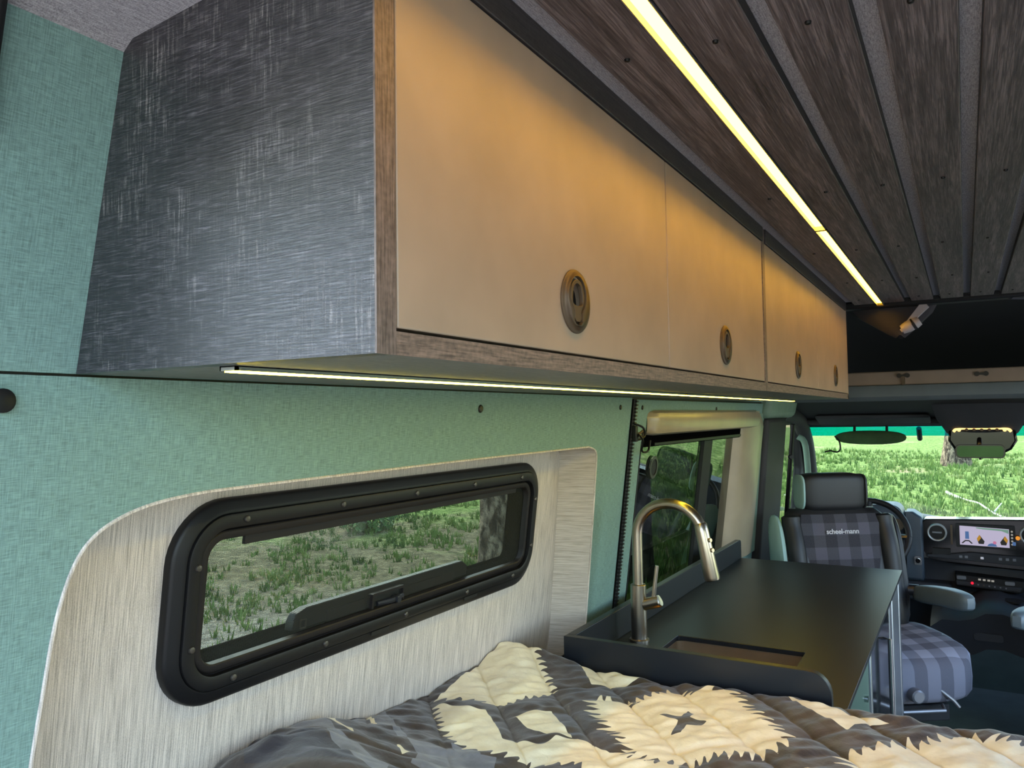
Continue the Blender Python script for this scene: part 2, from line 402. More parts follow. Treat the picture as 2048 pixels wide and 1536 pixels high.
def superell(mb, c, ax, e=.35, nu=20, nv=12, fn=None, xf=None):
    """rounded cushion: superellipsoid at c with half axes ax"""
    sg = lambda v, p: math.copysign(abs(v)**p, v); loops = []
    for j in range(nv+1):
        t = -pi/2+pi*j/nv; l = []
        for i in range(nu):
            p = 2*pi*i/nu
            v = Vector((c[0]+ax[0]*sg(cos(t), e)*sg(cos(p), e), c[1]+ax[1]*sg(cos(t), e)*sg(sin(p), e), c[2]+ax[2]*sg(sin(t), e)))
            if xf: v = xf(v)
            l.append(tuple(v))
        loops.append(l)
    mb.loft(loops, True, True); return mb

# wall profile: leans outward below the cabinet, inward above it
LEAN = .13
def wx(z): return -.8085-LEAN*(1.552-z) if z < 1.552 else -.8085+.243*(z-1.552)
def wmap(off=0): return lambda u, v, w: (wx(v)+off+w, u, v)
FL = .127
def fx(z): return -.92-FL*(1.416-z)
def fmap(off=0): return lambda u, v, w: (fx(v)+off+w, u, v)

# ------------------------------------------------------------------ THE SHELL
Y0 = .30
wall = empty('wall_left', (-.85, 2, 0)); tag(wall, kind='structure')
# opening of the flared window pocket
op = [(1.905, .60), (1.895, .955), (1.872, 1.25), (1.862, 1.35)]
op += smoothpath([(1.862, 1.35), (1.857, 1.392), (1.842, 1.412), (1.80, 1.4215)], 4)[1:]
op += [(1.3, 1.419), (.858, 1.4145)]
op += smoothpath([(.858, 1.4145), (.70, 1.4125), (.64, 1.4105), (.585, 1.4045), (.544, 1.3935), (.512, 1.375), (.492, 1.345), (.478, 1.29), (.471, 1.22), (.463, 1.12), (.455, .95), (.45, .60)], 4)[1:]
outer = [(Y0, .3), (2.078, .3), (2.066, 1.549), (Y0, 1.549)]
MB().plate(outer, [op], wmap(), .010).build('lower_panel', 'green_linen', wall, bevel=.0015)
MB().plate([(Y0, 1.552), (3.7, 1.552), (3.7, 1.93), (Y0, 1.93)], [], wmap(), .010).build('upper_panel', 'green_linen', wall, bevel=.0015)
w2o = rrect(2.88, 1.15, 1.42, .64, .05, 5)
MB().plate([(2.094, .3), (3.86, .3), (3.76, 1.3), (3.72, 1.545), (2.082, 1.545)], [rrect(2.83, 1.17, 1.32, .56, .045, 5)], wmap(), .010).build('forward_panel', 'green_linen', wall, bevel=.0015)
MB().hexa([(wx(z)-.03+dx, y, z) for dx in (0, .004) for y in (Y0, 4.1) for z in (.3, .88)]).build('backing_sheet', 'gap_black', wall)
# dark seam behind the panel joint and zip track
MB().hexa([(wx(1.5505)-.012+dx, y, z) for dx in (0, .006) for y in (Y0, 3.7) for z in (1.54, 1.56)]).build('joint_shadow_strip', 'gap_black', wall)
zp = [(wx(z)+.002, 2.082-.0+.02*(1.545-z)/.6*0.25, z) for z in np.linspace(.93, 1.545, 30)]
MB().tube(zp, .0065, 6).build('zip_tape', 'gap_black', wall)
zt = MB()
for i in range(60):
    z = .94+i*.0101; zt.box(wx(z)+.004, wx(z)+.012, 2.077, 2.089, z, z+.005)
o = zt.build('zip_teeth', 'dark_screw', wall); o['kind'] = 'stuff'
def screw(parent, c, r=.007, mat='dark_screw', ax='x', name='panel_screw'):
    d = {'x': Vector((1, 0, 0)), 'z': Vector((0, 0, -1))}[ax]; c = Vector(c)
    mb = MB().tube([c-d*.002, c+d*.001, c+d*.0028, c+d*.0034], [r, r, r*.8, r*.35], 12)
    return mb.build(name, mat, parent)
for (y, z, r) in ((1.276, 1.517, .008), (1.985, 1.522, .007), (2.152, 1.522, .007), (2.933, 1.519, .008)):
    screw(wall, (wx(z), y, z), r)
c = Vector((wx(1.523), .405, 1.523))
MB().tube([c, c+Vector((.006, 0, 0)), c+Vector((.008, 0, 0))], [.012, .012, .008], 20).build('black_snap_stud', 'black_frame', wall)
MB().hexa([(wx(z)+dx, y, z) for dx in (-.01, .02) for y in (Y0-.03, .360) for z in (1.76, 1.94)]).build('door_seal', 'black_rubber', wall, bevel=.008)
# body skin outside the trims, so no light leaks in between
MB().hexa([(wx(z)-.19+dx, y, z) for dx in (0, .003) for y in (Y0, .36) for z in (.0, 1.9)]).build('rear_pillar', 'van_paint', wall)
def skin(name, y0, y1, z0, z1, off=-.045):
    return MB().hexa([(min(wx(z), wx(z))+off+dx, y, z) for dx in (0, .003) for y in (y0, y1) for z in (z0, z1)]).build(name, 'van_paint', wall)
skin('body_skin', .36, 3.9, 1.47, 1.98)
skin('body_skin', 1.95, 2.15, .3, 1.47)
skin('body_skin', 2.12, 3.9, .0, .86)
MB().hexa([(fx(z)-.035+dx, y, z) for dx in (0, .003) for y in (.36, 2.0) for z in (0, 1.085)]).build('body_skin', 'van_paint', wall)
MB().hexa([(fx(z)-.035+dx, y, z) for dx in (0, .003) for y in (.36, 2.0) for z in (1.40, 1.50)]).build('body_skin', 'van_paint', wall)
for y0, y1 in ((.30, .665), (1.72, 2.0)):
    MB().hexa([(fx(z)-.035+dx, y, z) for dx in (0, .003) for y in (y0, y1) for z in (1.085, 1.40)]).build('body_skin', 'van_paint', wall)

# flared beige pocket round window 1
fl = empty('trim_1', (-.93, 1.2, 1.0)); tag(fl, kind='structure')
win_out = rrect(1.19, 1.2435, 1.034, .294, .085, 10)
hole = rrect(1.19, 1.2435, .97, .235, .06, 8)
bp = [(1.905, .55), (1.87, 1.43), (.42, 1.43), (.40, .55)]
MB().plate(bp, [hole], fmap(), .012).build('back_cloth', 'beige_weave', fl)
# reveal loop between the opening and the back cloth
l1 = [(wx(z)+.0005, y, z) for y, z in op]
def inn(y, z):
    if y > 1.7: y2 = y-.028
    else: y2 = y
    return (fx(z)+.001, y2, z)
MB().loft([l1, [inn(y, z) for y, z in op]], closed=False).build('reveal_cloth', 'beige_return', fl)
l0 = [(wx(z)-.001, y, z) for y, z in op]
MB().tube([(wx(z)+.0005, y, z) for y, z in op], .0022, 6).build('welt_edge', 'beige_weave', fl)

# window 1
w1 = empty('window_1', (-.93, 1.19, 1.1)); tag(w1, kind='structure')
def rl(prof, cx, cz, w, h, r, fm, n=10):
    return [[fm(u, v, d) for u, v in rrect(cx, cz, w-2*i, h-2*i, max(r-i, .004), n)] for i, d in prof]
P1 = dict(cx=1.19, cz=1.2435, w=1.034, h=.294, r=.085)
MB().loft(rl([(0, 0), (0, .010), (.002, .0135), (.006, .0155), (.016, .0195), (.019, .0205), (.0205, .0205)], fm=fmap(), **P1)).build('outer_flange', 'black_frame', w1)
MB().loft(rl([(.0195, .0200), (.0205, .0165), (.0218, .0165), (.0225, .0235), (.0245, .0245), (.040, .0245), (.042, .0235), (.0425, .010)], fm=fmap(), **P1)).build('clamp_ring', 'black_frame', w1)
MB().loft(rl([(.0423, .013), (.0445, .010), (.046, .016), (.048, .0175), (.056, .0175), (.058, .016), (.059, .004)], fm=fmap(), **P1)).build('screen_frame', 'frame_grey', w1)
MB().loft(rl([(.059, .004), (.061, -.005), (.061, -.034)], fm=fmap(), **P1)).build('frame_return', 'flock_black', w1)
MB().loft(rl([(.041, -.0335), (.066, -.0335), (.067, -.036), (.041, -.036)], fm=fmap(), **P1)).build('sash_frame', 'flock_black', w1)
for (y, z) in ((.786, 1.3585), (.988, 1.3585), (1.19, 1.3585), (1.392, 1.3585), (1.594, 1.3585), (.709, 1.30), (.709, 1.188), (.786, 1.1285), (.975, 1.1285), (1.19, 1.1285), (1.40, 1.1285), (1.594, 1.1285), (1.671, 1.30), (1.671, 1.188)):
    z += -.0; screw(w1, (fx(z)+.0245, y, z), .0052, 'screw_metal', name='frame_screw')
MB().plate(rrect(1.19, 1.2435, .92, .18, .03), [], fmap(.0035), .0006).build('insect_screen', 'insect_mesh', w1)
MB().plate(rrect(1.19, 1.2435, .95, .215, .05), [], fmap(-.030), .004).build('pane', 'window_glass', w1)
# top inner rail and the latch bar with its lock
MB().plate([(.80, 1.3335), (1.60, 1.3335), (1.60, 1.3215), (.80, 1.3185)], [], fmap(.0085), .006).build('top_rail', 'frame_grey', w1)
lb = MB().plate([(.925, 1.150), (1.435, 1.150), (1.435, 1.178), (1.415, 1.190), (.955, 1.190), (.932, 1.184), (.925, 1.172)], [], fmap(-.004), .018).build('latch_bar', 'black_frame', w1, bevel=.002)
MB().plate([(1.00, 1.152), (1.10, 1.152), (1.10, 1.176), (1.00, 1.176)], [], fmap(-.0005), .004).build('latch_step', 'frame_grey', lb, bevel=.001)
MB().plate([(1.21, 1.152), (1.38, 1.152), (1.38, 1.174), (1.21, 1.174)], [], fmap(-.0005), .004).build('latch_step', 'frame_grey', lb, bevel=.001)
MB().plate(rrect(1.152, 1.165, .094, .034, .003, 2), [rrect(1.152, 1.165, .084, .024, .002, 2)], fmap(.010), .012).build('latch_surround', 'frame_grey', lb)
MB().plate(rrect(1.152, 1.165, .086, .026, .002, 2), [], fmap(.0), .004).build('latch_plate', 'black_rubber', lb)
k = MB(); k.tube([fmap(.004)(1.125, 1.160, 0), fmap(.010)(1.16, 1.160, 0), fmap(.018)(1.185, 1.166, 0)], [.005, .006, .004], 8)
k.tube([fmap(.004)(1.17, 1.162, 0), fmap(.022)(1.17, 1.160, 0)], .006, 10)
k.build('latch_lever', 'seat_metal', lb)
MB().plate(rrect(.945, 1.165, .014, .016, .002, 2), [rrect(.945, 1.165, .011, .012, .002, 2)], fmap(.0), .003).build('corner_clip', 'screw_metal', lb)
for y in (1.12, 1.42):
    MB().plate(rrect(y, 1.1135, .05, .007, .001, 2), [], fmap(.0232), .002).build('release_slot', 'gap_black', w1)

# window 2, slider in the forward panel
w2 = empty('window_2', (-.9, 2.8, .9)); tag(w2, kind='structure')
def wm2(off=0): return lambda u, v, w: (wx(v)+off+w, u, v)
P2 = dict(cx=2.83, cz=1.17, w=1.32, h=.56, r=.045)
MB().loft(rl([(0, .0), (.0, .002), (.002, .003), (.005, .0), (.006, -.045)], fm=wm2(), n=5, **P2)).build('reveal', 'gap_black', w2)
MB().plate(rrect(2.83, 1.17, 1.32, .56, .045, 5), [rrect(2.815, 1.16, 1.25, .50, .03, 5)], wm2(-.040), .012).build('outer_frame', 'black_rubber', w2)
MB().plate([(2.95, .89), (3.06, .89), (3.06, 1.43), (2.95, 1.43)], [], wm2(-.036), .016).build('meeting_stile', 'black_rubber', w2)
MB().plate([(2.18, 1.402), (3.46, 1.398), (3.46, 1.442), (2.18, 1.442)], [], wm2(-.020), .014).build('slide_rail', 'flock_black', w2)
MB().plate([(2.34, 1.404), (3.44, 1.401), (3.44, 1.412), (2.34, 1.412)], [], wm2(-.017), .003).build('rail_lip', 'frame_grey', w2)
MB().plate([(2.18, .89), (2.96, .89), (2.96, 1.43), (2.18, 1.43)], [], wm2(-.048), .004).build('pane', 'tinted_glass', w2)
MB().plate([(3.05, .89), (3.48, .89), (3.48, 1.43), (3.05, 1.43)], [], wm2(-.044), .004).build('pane', 'tinted_glass', w2)
MB().plate(circ(2.42, 1.33, .037, 28), [circ(2.42, 1.33, .027, 28)], wm2(-.040), .005).build('ring_reflection', 'screw_metal', w2)  # a ring reflected in the glass, built as a solid ring
MB().plate(circ(2.42, 1.33, .027, 24), [], wm2(-.0425), .004).build('ring_reflection_centre', 'gap_black', w2)  # dark middle of the same reflection
# beige moulded surround: top roll and wide right jamb
t2 = empty('trim_2', (-.86, 3.2, .9)); tag(t2, kind='structure')
sect = [(0, 1.512), (.012, 1.514), (.026, 1.506), (.030, 1.49), (.028, 1.462), (.020, 1.444), (.004, 1.438), (-.03, 1.44)]
lps = []
for y, sc in ((2.20, .15), (2.215, .6), (2.25, 1), (2.6, 1), (3.0, 1), (3.4, 1), (3.56, 1)):
    lps.append([(wx(1.475)+a*sc-.002, y, 1.475+(b-1.475)*(.7+.3*sc)) for a, b in sect])
MB().loft(lps, closed=False).build('top_roll', 'cream_trim', t2)
jl = []
for z in list(np.linspace(.86, 1.44, 12))+[1.47, 1.495, 1.51]:
    q = 0 if z < 1.44 else (z-1.44)/.07
    yy = 3.70-.10*(z-.9)*.2
    jl.append([(wx(z)-.045, 3.40, z), (wx(z)-.01, 3.43, z), (wx(z)+.012, 3.50, z), (wx(z)+.024, 3.58-.03*q, z), (wx(z)+.024-.01*q, yy-.03-.08*q*q, z), (wx(z)+.010, yy-.10*q*q, z), (wx(z)-.002, yy+.004-.10*q*q, z)])
MB().loft(jl, closed=False, cap=False).build('side_jamb', 'cream_trim', t2)
MB().plate([(3.70, .84), (3.87, .84), (3.80, 1.47), (3.74, 1.50), (3.64, 1.50)], [], wmap(.004), .012).build('outer_strip', 'pillar_green', t2, bevel=.004)

# dark B pillar, cab door with its window, grab handle
pil = empty('trim_3', (-.88, 4.05, 0)); tag(pil, kind='structure')
MB().hexa([(wx(z)+dx, y+(1.5-z)*.17+(.0), z) for dx in (-.05, .03) for y in (3.73, 4.16) for z in (0, 1.475)]).build('pillar_cover', 'pillar_dark', pil, bevel=.02, seg=3)
MB().hexa([(wx(z)+dx, y, z) for dx in (-.05, .035) for y in (3.71, 4.35) for z in (1.475, 1.93)]).build('pillar_head', 'pillar_green', pil, bevel=.03, seg=3)
MB().tube([(wx(z)+.045, 4.24+(1.5-z)*.17, z) for z in (.68, .9, 1.1, 1.3, 1.44)], .011, 8).build('belt_webbing', 'dark_screw', pil)
MB().tube([(-.86, 4.38, .70), (-.855, 4.38, .76)], [.022, .018], 10).build('belt_anchor', 'black_frame', pil)
MB().tube([(-.80, 4.27, 1.27), (-.79, 4.25, 1.27)], [.013, .010], 10).build('belt_guide', 'black_frame', pil)
dr = empty('door_1', (-.93, 4.9, 0)); tag(dr, kind='structure')
MB().plate([(4.30, 0), (5.6, 0), (5.6, .95), (5.25, 1.30), (4.98, 1.55), (4.20, 1.55)], [[(4.52, .80), (5.15, .80), (5.15, 1.16), (4.92, 1.43), (4.46, 1.43)]],
           lambda u, v, w: (-.925+(v-.9)*.10+w, u, v), .05).build('door_panel', 'pillar_dark', dr, bevel=.012)
MB().plate([(4.48, .78), (5.17, .78), (5.17, 1.18), (4.94, 1.45), (4.44, 1.45)], [], lambda u, v, w: (-.955+(v-.9)*.10+w, u, v), .004).build('pane', 'window_glass', dr)
MB().tube(smoothpath([(-.86, 4.84, 1.36), (-.82, 4.85, 1.30), (-.82, 4.90, 1.0), (-.86, 4.92, .88)], 5), .018, 10).build('grab_handle', 'pillar_green', dr)
pa = empty('trim_4', (-.9, 5.2, .8)); tag(pa, kind='structure')
MB().tube(smoothpath([(-.86, 4.35, 1.50), (-.855, 4.8, 1.47), (-.86, 5.10, 1.32), (-.89, 5.42, 1.05), (-.92, 5.7, .82)], 6), [.045]*25, 10).build('pillar_cover', 'pillar_dark', pa)
MB().tube(smoothpath([(.98, 4.35, 1.50), (.975, 4.8, 1.47), (.98, 5.10, 1.32), (1.01, 5.42, 1.05), (1.04, 5.7, .82)], 6), [.045]*25, 10).build('pillar_cover', 'pillar_dark', pa)

# right side of the van: panels with the sliding door standing open
wr_ = empty('wall_right', (1.0, 2, 0)); tag(wr_, kind='structure')
rmap = lambda u, v, w: (.12-wx(v)-w, u, v)
MB().plate([(Y0, .0), (2.2, .0), (2.2, 1.95), (Y0, 1.95)], [rrect(1.2, 1.28, 1.1, .30, .06, 4)], rmap, .03).build('rear_panel', 'green_linen', wr_)
MB().plate([(2.2, 1.72), (3.9, 1.72), (3.9, 1.95), (2.2, 1.95)], [], rmap, .03).build('door_header', 'green_linen', wr_)
MB().plate([(3.75, 0), (5.6, 0), (5.6, .95), (5.25, 1.30), (4.98, 1.55), (4.2, 1.95), (3.75, 1.95)], [[(4.4, .82), (5.15, .82), (5.15, 1.16), (4.92, 1.43), (4.4, 1.43)]], rmap, .04).build('cab_door_panel', 'pillar_dark', wr_)

# floor
fl_ = empty('floor', (0, 2.5, 0)); tag(fl_, kind='structure')
MB().box(-1.12, 1.24, Y0, 5.7, -.05, 0).build('cab_carpet', 'carpet', fl_)
MB().hexa([(x, y, z+(0 if y < 5 else .25)) for x in (-.95, 1.07) for y in (4.95, 5.35) for z in (-.02, .0)]).build('toe_board', 'carpet', fl_)

# ceiling: grey headliner with screwed planks
ce = empty('ceiling', (0, 1.8, 1.94)); tag(ce, kind='structure')
prof = [(-.86, 1.78), (-.745, 1.866), (-.715, 1.888), (-.66, 1.893), (-.60, 1.898), (-.50, 1.917), (-.40, 1.9400), (-.30, 1.9405), (.42, 1.9405), (.60, 1.92), (.78, 1.895), (.84, 1.885), (.87, 1.866), (.98, 1.78)]
MB().loft([[(x, y, z) for x, z in prof] for y in (.29, .36, 1.2, 2.2, 3.36)], closed=False).build('headliner_cloth', 'headliner', ce)
MB().loft([[(x*1.02, y, z+.05) for x, z in prof] for y in (-.25, 3.4)], closed=False).build('roof_skin_overhang', 'van_paint', ce)  # rear overhang added past the van body to shade the end panel
ZC = 1.924
def plank(x0, x1, y0=.31, y1=3.352):
    p = MB().box(x0, x1, y0, y1, ZC, ZC+.016).build('ceiling_plank', 'plank_wood', ce, bevel=.0012)
    return p
xs = [(-.366, -.2905), (-.2625, -.188), (-.164, -.090), (-.065, .0085), (.0315, .1055), (.1285, .2025), (.2255, .2995), (.3225, .3965), (.4195, .4935), (.5165, .5905)]
for i, (a, b) in enumerate(xs):
    p = plank(a, b)
    if b < .36:
        for j, y in enumerate((.86, 1.575, 2.19, 2.75, 3.2)):
            mx_ = (a+b)/2+(.008 if j % 2 else -.006)
            c = Vector((mx_, y+.01*i, ZC))
            screw(p, c, .0036, 'dark_screw', 'z', 'plank_screw')
    if i:
        xe = b if b < .02 else a-.0005
        MB().box(xe, xe+.0005, .31, 3.352, ZC+.001, ZC+.016).build('plank_side_shade', 'plank_edge_shade', p)  # thin dark strip paints shadow on the visible plank side
for a, b in zip(xs[1:-1], xs[2:]):
    MB().box(a[1]+.001, b[0]-.005, 3.352, 3.358, ZC-.001, ZC+.012).build('gap_end_block', 'gap_black', ce)

# ------------------------------------------------------------------ OVERHEAD CABINETS
CT, CB, DB, DT = 1.938, 1.552, 1.5745, 1.904
def latch(parent, y, z):
    fm = lambda off: (lambda u, v, w: (-.4+off+w, y+u, z+v))
    key = []
    for k in range(21):
        a = radians(-52+284*k/20); key.append((.0225*cos(a), .008+.0225*sin(a)))
    key += [(-.0115, -.014), (-.0115, -.024), (-.006, -.0285), (.006, -.0285), (.0115, -.024), (.0115, -.014)]
    n = 40
    def ring(r, d): return [(-.4+d, y+r*cos(2*pi*k/n), z+r*sin(2*pi*k/n)) for k in range(n)]
    mb = MB().loft([ring(.0385, .0), ring(.0385, .0015), ring(.037, .0032), ring(.031, .0048)])
    mb.plate([(.031*cos(2*pi*k/n), .031*sin(2*pi*k/n)) for k in range(n)], [key], fm(.0048), .005)
    a = mb.build('latch_plate', 'bronze', parent)
    key2 = [(u*.84 if abs(u) > .012 or v > -.01 else u*.78, .001+(v-.001)*.86) for u, v in key]
    hole = smoothpath([(0, .0215), (.009, .018), (.0135, .006), (.0125, -.003), (.0, -.0055), (-.0125, -.003), (-.0135, .006), (-.009, .018)], 4, True)
    hole = [(h[0], h[1]) for h in [(p[0], p[1]) for p in smoothpath([(a_[0], a_[1], 0) for a_ in [(0, .0215), (.009, .018), (.0135, .006), (.0125, -.003), (.0, -.0055), (-.0125, -.003), (-.0135, .006), (-.009, .018)]], 4, True)]]
    MB().plate(key2, [hole], fm(.0042), .005).build('latch_pull', 'bronze', parent, bevel=.0008)
    MB().plate(circ(0, 0, .030, 24), [], fm(-.012), .002).build('latch_cup', 'gap_black', parent)
def cabinet(y0, y1, yd, label, first):
    """y0..y1 carcase, yd list of door edges"""
    c = empty('overhead_cabinet', (-.6, y0, CB)); tag(c, label, 'cabinet', 'overhead cabinets along the left wall')
    if first:
        e = [(-.402, CB), (wx(CB)+.001, CB), (-.7285, 1.882), (-.715, 1.888), (-.60, 1.898), (-.50, 1.917), (-.402, CT)]
        MB().plate(e, [], lambda u, v, w: (u, y0-w, v), .020).build('end_panel', 'dark_laminate', c)
        MB().box(-.402, -.400, y0, y0+.0245, CB, CT).build('upright_edge', 'edge_upright', c)
    else:
        MB().box(wx(CB)+.012, -.402, y0, y0+.010, CB+.002, CT).build('side_panel', 'laminate_bottom', c)
        MB().box(-.402, -.400, y0, y0+.0125, CB, CT).build('upright_edge', 'edge_upright', c)
    ya = y0+(.020 if first else .010)
    MB().box(wx(CB)+.003, -.402, ya, y1, CB, CB+.018).build('bottom_panel', 'laminate_bottom', c)
    MB().box(-.402, -.400, y0+(.0245 if first else .0125), y1-.0, CB, DB-.003).build('bottom_rail_edge', 'edge_rail', c)
    MB().box(-.42, -.3985, y0+.0245, y1, DT+.002, CT+.002).build('top_rail', 'edge_dark', c, bevel=.001)
    MB().box(-.78, -.418, ya, y1, CB+.018, CB+.02).build('inner_floor', 'gap_black', c)
    MB().box(-.424, -.420, ya, y1-.004, CB+.018, CT-.02).build('inner_shadow_board', 'gap_black', c)
    if not first:
        MB().box(-.72, -.400, y1-.018, y1, CB, CT-.02).build('far_end_panel', 'door_paint', c)
    for k, (a, b, ly, lz) in enumerate(yd):
        pl_ = [(a, DB), (b, DB), (b, DT), (a, DT)]
        d = MB().plate(pl_, [circ(ly, lz, .0285, 24)], lambda u, v, w: (-.4005+w, u, v), .018).build('door', 'door_paint', c, bevel=.0012)
        latch(d, ly, lz)
    return c
cabinet(.477, 1.875, [(.5045, 1.1838, .842, 1.637), (1.1870, 1.8615, 1.521, 1.634)], 'nearer two-door overhead cabinet with a dark scratched wood-look end panel', True)
cabinet(1.879, 3.365, [(1.893, 2.629, 2.284, 1.634), (2.631, 3.347, 3.014, 1.632)], 'farther two-door overhead cabinet, towards the cab', False)
MB().box(-.402, -.399, 1.8635, 1.875, DB-.003, DT).build('upright_edge', 'edge_upright', bpy.data.objects['overhead_cabinet'])

# ------------------------------------------------------------------ LED LIGHTS
def led(y0, y1, x0, x1, z, mat, label, group, depth, rec=0):
    e = empty('led_strip_light', ((x0+x1)/2, y0, z)); tag(e, label, 'light', group)
    MB().box(x0, x1, y0, y1, z+depth-.001, z+depth+.0004).build('channel_base', 'aluminium', e)
    for xa, xb in ((x0, x0+.0016), (x1-.0016, x1)):
        MB().box(xa, xb, y0, y1, z-.001, z+depth).build('channel_side', 'aluminium', e)
    for ya, yb in ((y0, y0+.004), (y1-.004, y1)):
        MB().box(x0, x1, ya, yb, z-.001, z+depth).build('end_cap', 'aluminium', e)
    MB().box(x0+.0018, x1-.0018, y0+.0042, y1-.0042, z+rec-(.0022 if not rec else 0), z+rec+.002).build('diffuser', mat, e)
led(.33, 1.913, -.289, -.264, ZC-.001, 'led_warm', 'longer glowing yellow light strip between the ceiling planks, at the near end', 'ceiling light strips', .016, .0085)
led(1.919, 3.44, -.289, -.264, ZC-.001, 'led_warm', 'glowing yellow light strip on the ceiling, towards the cab', 'ceiling light strips', .016, .0085)
led(.500, 1.862, -.612, -.590, CB-.0035, 'led_soft', 'pale light strip under the nearer overhead cabinet', 'light strips under the cabinets', .0035)
led(1.872, 3.29, -.612, -.590, CB-.0035, 'led_soft', 'pale light strip under the farther overhead cabinet', 'light strips under the cabinets', .0035)

# ------------------------------------------------------------------ COUNTER, SINK, FAUCET, BASE CABINET
ct = empty('countertop', (-.53, 2.4, .88)); tag(ct, 'matt black countertop with raised backsplash and sink cutout', 'countertop')
CTZ = .91
bx = [(-.83, 1.660), (-.222, 1.660), (-.222, 3.25), (-.83, 3.25)]
sk = rrect(-.5225, 1.925, .325, .235, .008, 3)
MB().plate(bx, [sk], lambda u, v, w: (u, v, CTZ+w), .013).build('top', 'counter_black', ct, bevel=.0015)
MB().plate([(1.676, CTZ), (3.25, CTZ), (3.25, .972), (3.243, .982), (3.233, .985), (1.676, .985)], [], lambda u, v, w: (-.812+w, u, v), .020).build('backsplash', 'counter_black', ct, bevel=.0015)
el = [(-.832, .79), (-.2455, .79), (-.2455, .930)]+[(-.2905+.045*cos(a), .940+.045*sin(a)) for a in np.linspace(0, pi/2, 8)]+[(-.832, .985)]
MB().plate(el, [], lambda u, v, w: (u, 1.656-w, v), .020).build('end_splash', 'counter_black', ct, bevel=.0015)
sn = empty('sink', (-.5225, 1.925, .75)); tag(sn, 'brushed steel undermount sink basin in the black countertop', 'sink')
loops = []
for (gr, z, r) in ((.004, CTZ-.0132, .02), (.004, CTZ-.016, .02), (0.004, .76, .02), (-.01, .745, .03), (-.16, .742, .03)):
    loops.append([(u, v, z) for u, v in rrect(-.5225, 1.925, .325+gr, .235+gr if gr > -.1 else .06, r, 4)])
MB().loft(loops, cap=False).build('bowl', 'steel_basin', sn)
MB().plate(rrect(-.5225, 1.925, .37, .28, .02, 4), [rrect(-.5225, 1.925, .328, .238, .012, 4)], lambda u, v, w: (u, v, CTZ-.0135+w), .0015).build('rim', 'steel', sn)
MB().box(-.64, -.44, 1.86, 1.99, .741, .7425).build('basin_bottom', 'steel_basin', sn)
MB().tube([(-.5225, 1.925, .7425), (-.5225, 1.925, .746)], [.04, .036], 20).build('drain', 'chrome', sn)
fc = empty('faucet', (-.758, 1.95, CTZ)); tag(fc, 'brushed nickel gooseneck faucet with pull-down head beside the sink', 'faucet')
MB().tube([(-.758, 1.95, CTZ), (-.758, 1.95, CTZ+.005), (-.758, 1.95, CTZ+.007)], [.026, .026, .021], 24).build('base_ring', 'steel', fc)
MB().tube([(-.758, 1.95, CTZ+.006), (-.758, 1.95, 1.055), (-.758, 1.95, 1.057)], [.0205, .0205, .0175], 24).build('body', 'steel', fc)
R_ = .088; arc = [(-.758, 1.95, 1.056), (-.758, 1.95, 1.10), (-.758, 1.95, 1.15), (-.758, 1.95, 1.188)]
for a in np.linspace(0, 162, 22)[1:]:
    arc.append((-.758+R_-R_*cos(radians(a)), 1.95, 1.188+R_*sin(radians(a))*.94))
MB().tube(arc, .0135, 16).build('spout', 'steel', fc)
a0 = Vector(arc[-1]); dd = (Vector(arc[-1])-Vector(arc[-2])).normalized()
dd = Vector((.20, 0, -1)).normalized()
hd = MB().tube([a0-dd*.012, a0-dd*.008, a0+dd*.01, a0+dd*.125, a0+dd*.131], [.0135, .0158, .0165, .0195, .018], 20).build('spray_head', 'steel', fc)
MB().tube([a0+dd*.03+Vector((.014, -.006, 0)), a0+dd*.03+Vector((.021, -.009, .001))], [.006, .005], 10).build('spray_button', 'steel_basin', hd)
MB().tube([a0+dd*.055+Vector((.015, -.006, 0)), a0+dd*.055+Vector((.021, -.009, .001))], [.006, .005], 10).build('spray_button', 'steel_basin', hd)
MB().tube([a0+dd*.130, a0+dd*.133], [.016, .015], 18).build('nozzle', 'gap_black', hd)
lv = MB().tube([(-.742, 1.95, 1.005), (-.700, 1.95, 1.018), (-.698, 1.95, 1.019)], [.0155, .0155, .013], 18).build('lever_hub', 'steel', fc)
MB().tube([(-.716, 1.95, 1.026), (-.712, 1.95, 1.06), (-.706, 1.952, 1.108)], [.0058, .0052, .0048], 10).build('lever', 'steel', lv)

bc = empty('base_cabinet', (-.53, 2.4, 0)); tag(bc, 'galley base cabinet with glossy doors and aluminium posts under the black countertop', 'cabinet')
MB().box(-.83, -.245, 1.685, 1.70, 0, .8965).build('side_panel', 'pillar_dark', bc)
MB().box(-.83, -.245, 3.225, 3.24, 0, .8965).build('side_panel', 'pillar_dark', bc)
MB().box(-.83, -.80, 1.70, 3.225, 0, .8965).build('back_panel', 'pillar_dark', bc)
MB().box(-.252, -.232, 3.19, 3.24, .02, .8965).build('corner_post', 'aluminium', bc, bevel=.003)
MB().box(-.252, -.230, 2.88, 2.93, .02, .8965).build('corner_post', 'aluminium', bc, bevel=.003)
MB().box(-.252, -.230, 2.20, 2.23, .02, .8965).build('corner_post', 'aluminium', bc, bevel=.003)
MB().box(-.250, -.236, 1.70, 2.20, .03, .890).build('door', 'green_panel', bc, bevel=.002)
d = MB().box(-.250, -.236, 2.233, 2.877, .03, .890).build('door', 'gloss_black', bc, bevel=.002)
MB().tube([(-.238, 2.60, .82), (-.218, 2.60, .82), (-.218, 2.60, .56), (-.238, 2.60, .56)], .006, 8).build('highlight_handle', 'chrome', d)  # upright chrome bar imitating a white highlight streak on the gloss
MB().box(-.250, -.234, 2.935, 3.187, .03, .890).build('door', 'aluminium', bc, bevel=.002)
MB().box(-.82, -.26, 1.71, 3.22, 0, .03).build('plinth', 'gap_black', bc)
